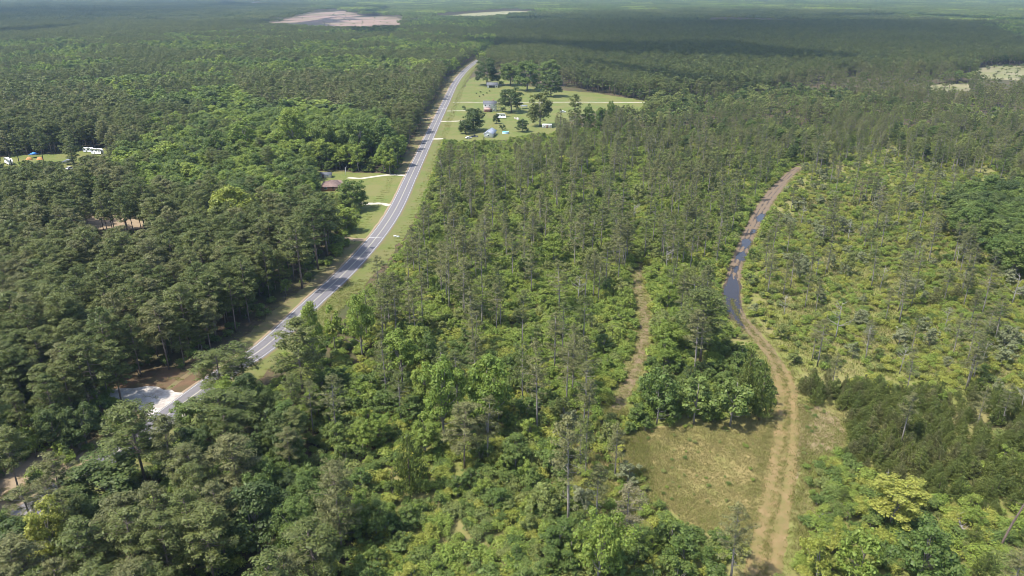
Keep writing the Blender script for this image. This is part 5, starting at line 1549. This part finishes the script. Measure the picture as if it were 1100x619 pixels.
# rubble heap, mailbox, sign boards, lamp post
for k, (px, py, lab) in enumerate(((591, 150, 'pale rubble heap below the long white shed'), (556, 128, 'small pale heap on the lawn right of the camper'))):
    X, Y, _ = P(px, py); r = np.random.default_rng(80 + k)
    root = bpy.data.objects.new('rubble_heap', None); COL.objects.link(root); root.location = (X, Y, .04); tag(root, lab, 'rubble')
    for q in range(14):
        a = r.random() * 6.28; d = abs(r.normal(0, 1.6)) * (1.6 if k == 0 else 1)
        part(MB().box((math.cos(a) * d, math.sin(a) * d * 2, .25 + .5 * max(0, 1 - d / 2)), tuple(r.uniform(.4, 1.3, 3)), r.random() * 3, taper=.3), 'block', 'rubble', root)
o = root_at('mailbox', 381.5, 262.5, .5, 'dark mailbox on a post beside the dirt drive', 'mailbox')
part(MB().box((0, 0, .6), (.12, .12, 1.2)), 'post', 'wood_post', o)
part(MB().tube([(-.3, 0, 1.35), (.3, 0, 1.35)], [.17, .17], 10), 'box', 'paint_dark', o)
part(MB().box((.1, -.19, 1.45), (.04, .02, .25)), 'flag', 'brick', o)
for px, py, lab in ((424.5, 256, 'left of two small white boards on the right verge'), (427.8, 256.4, 'right of two small white boards on the right verge')):
    o = root_at('sign_board', px, py, .1, lab, 'sign', 'white verge boards')
    for s in (-.4, .4): part(MB().box((s, .06, .5), (.08, .08, 1.0)), 'post', 'wood_post', o)
    part(MB().box((0, 0, .85), (1.2, .05, .7)), 'board', 'trim_white', o)
o = root_at('lamp_post', 371.5, 188.5, 0, 'pale lamp post behind the brown-roofed house', 'lamp post')
part(MB().tube([(0, 0, 0), (0, 0, 4.6)], [.10, .07], 8), 'post', 'trim_white', o)
part(MB().tube([(0, 0, 4.5), (.5, 0, 4.8), (1.0, 0, 4.8)], [.05, .05, .05], 6), 'arm', 'trim_white', o)
part(MB().box((1.1, 0, 4.74), (.5, .25, .14)), 'lamp_head', 'metal_grey', o)
LAWN_BUSH = [(512, 101), (516, 99.5), (519, 103), (523, 100.5), (526, 98.5), (515, 104.5)]
for k, (px, py) in enumerate(LAWN_BUSH):
    X, Y, _ = P(px, py); p = SPEC['shrub'][k % 6]
    root = bpy.data.objects.new('shrub', None); COL.objects.link(root); root.location = (X, Y, 0); root.rotation_euler = (0, 0, k); root.scale = (.75, .75, .6)
    tag(root, '%s small dark shrub from the left on the lawn by the farthest house' % ORD[k + 1], 'shrub', 'small dark shrubs on the lawn')
    link('stems', p['trunk'], root); link('foliage', p['crown']['leaves_dark'], root)
pn = sheet('pond', wpoly([(1006, 90.5), (1020, 87.2), (1040, 86.6), (1041, 88.8), (1024, 90.5)]), .14, 'muddy_water', 1.0, 10, 55)

# ------------------------------------------------------------------ clouds above the far woods (they shade it) and the air
m, n, l = new_mat('cloud_white')
out = n.new('ShaderNodeOutputMaterial'); df = n.new('ShaderNodeBsdfDiffuse'); df.inputs[0].default_value = (.85, .85, .87, 1)
tp_ = n.new('ShaderNodeBsdfTransparent'); ms = n.new('ShaderNodeMixShader'); ms.inputs[0].default_value = .62
tcc = n.new('ShaderNodeTexCoord'); mpc = n.new('ShaderNodeVectorMath'); mpc.operation = 'SUBTRACT'; mpc.inputs[1].default_value = (.5, .5, 0)
l.new(tcc.outputs['Generated'], mpc.inputs[0])
flc = n.new('ShaderNodeVectorMath'); flc.operation = 'MULTIPLY'; flc.inputs[1].default_value = (2, 2, 0); l.new(mpc.outputs[0], flc.inputs[0])
lnc = n.new('ShaderNodeVectorMath'); lnc.operation = 'LENGTH'; l.new(flc.outputs[0], lnc.inputs[0])
nzc = n.new('ShaderNodeTexNoise'); nzc.inputs['Scale'].default_value = 4.0; nzc.inputs['Detail'].default_value = 4; l.new(tcc.outputs['Generated'], nzc.inputs['Vector'])
adc = n.new('ShaderNodeMath'); adc.operation = 'MULTIPLY_ADD'; adc.inputs[1].default_value = .9; l.new(nzc.outputs[0], adc.inputs[0]); l.new(lnc.outputs['Value'], adc.inputs[2])
mrc = n.new('ShaderNodeMapRange'); mrc.inputs[1].default_value = .3; mrc.inputs[2].default_value = 1.3; mrc.inputs[3].default_value = .22; mrc.inputs[4].default_value = 1.0
l.new(adc.outputs[0], mrc.inputs[0]); l.new(mrc.outputs[0], ms.inputs[0])
l.new(df.outputs[0], ms.inputs[1]); l.new(tp_.outputs[0], ms.inputs[2]); l.new(ms.outputs[0], out.inputs[0])


def cloud(cx, cy, rx, ry, seed, label):
    """a lumpy cumulus at 1000 m whose shadow falls round (cx, cy)"""
    z = 1000.0
    sx, sy = sv[0] / sv[2] * z, sv[1] / sv[2] * z
    nu, nv = 48, 16
    V = []; F = []
    for j in range(nv + 1):
        th = math.pi * j / nv
        for i in range(nu):
            a = 2 * math.pi * i / nu
            d = np.array([math.sin(th) * math.cos(a), math.sin(th) * math.sin(a), math.cos(th)])
            q = 1 + .5 * (noise2(d[0] * 3 + 5, d[1] * 3 + d[2] * 2, 1.0, seed) - .5) + .35 * (noise2(d[0] * 7, d[1] * 7 + d[2] * 5, 1.0, seed + 1) - .5)
            h = 170 if d[2] > 0 else 45
            V.append((cx + sx + d[0] * rx * q, cy + sy + d[1] * ry * q, z + d[2] * h * q))
    for j in range(nv):
        for i in range(nu): F.append([j * nu + i, (j + 1) * nu + i, (j + 1) * nu + (i + 1) % nu, j * nu + (i + 1) % nu])
    o = link('cloud', mesh_np('cloud', np.array(V), np.array(F), ['cloud_white'], smooth=True))
    tag(o, label, 'cloud', 'clouds above the far woods')
    return o


X, Y, _ = P(-70, 17); cloud(X, Y, 1450, 1750, 3, 'broad cloud above the far left woods')
X, Y, _ = P(840, 32); cloud(X, Y, 1000, 1150, 5, 'cloud above the dark woods right of the road')

b0, b1 = -1.5, 106.0
hb = 14100.0
mb = MB().box((0, 0, (b0 + b1) / 2), (2 * hb, 2 * hb, b1 - b0))
m, n, l = new_mat('air')
out = n.new('ShaderNodeOutputMaterial'); pv = n.new('ShaderNodeVolumePrincipled')
pv.inputs['Color'].default_value = (.52, .74, 1.0, 1); pv.inputs['Density'].default_value = 0.000065; pv.inputs['Anisotropy'].default_value = .2
l.new(pv.outputs[0], out.inputs['Volume'])
o = link('haze', mb.mesh('haze', 'air')); o['kind'] = 'stuff'; o['label'] = 'thin bluish haze over the whole landscape'
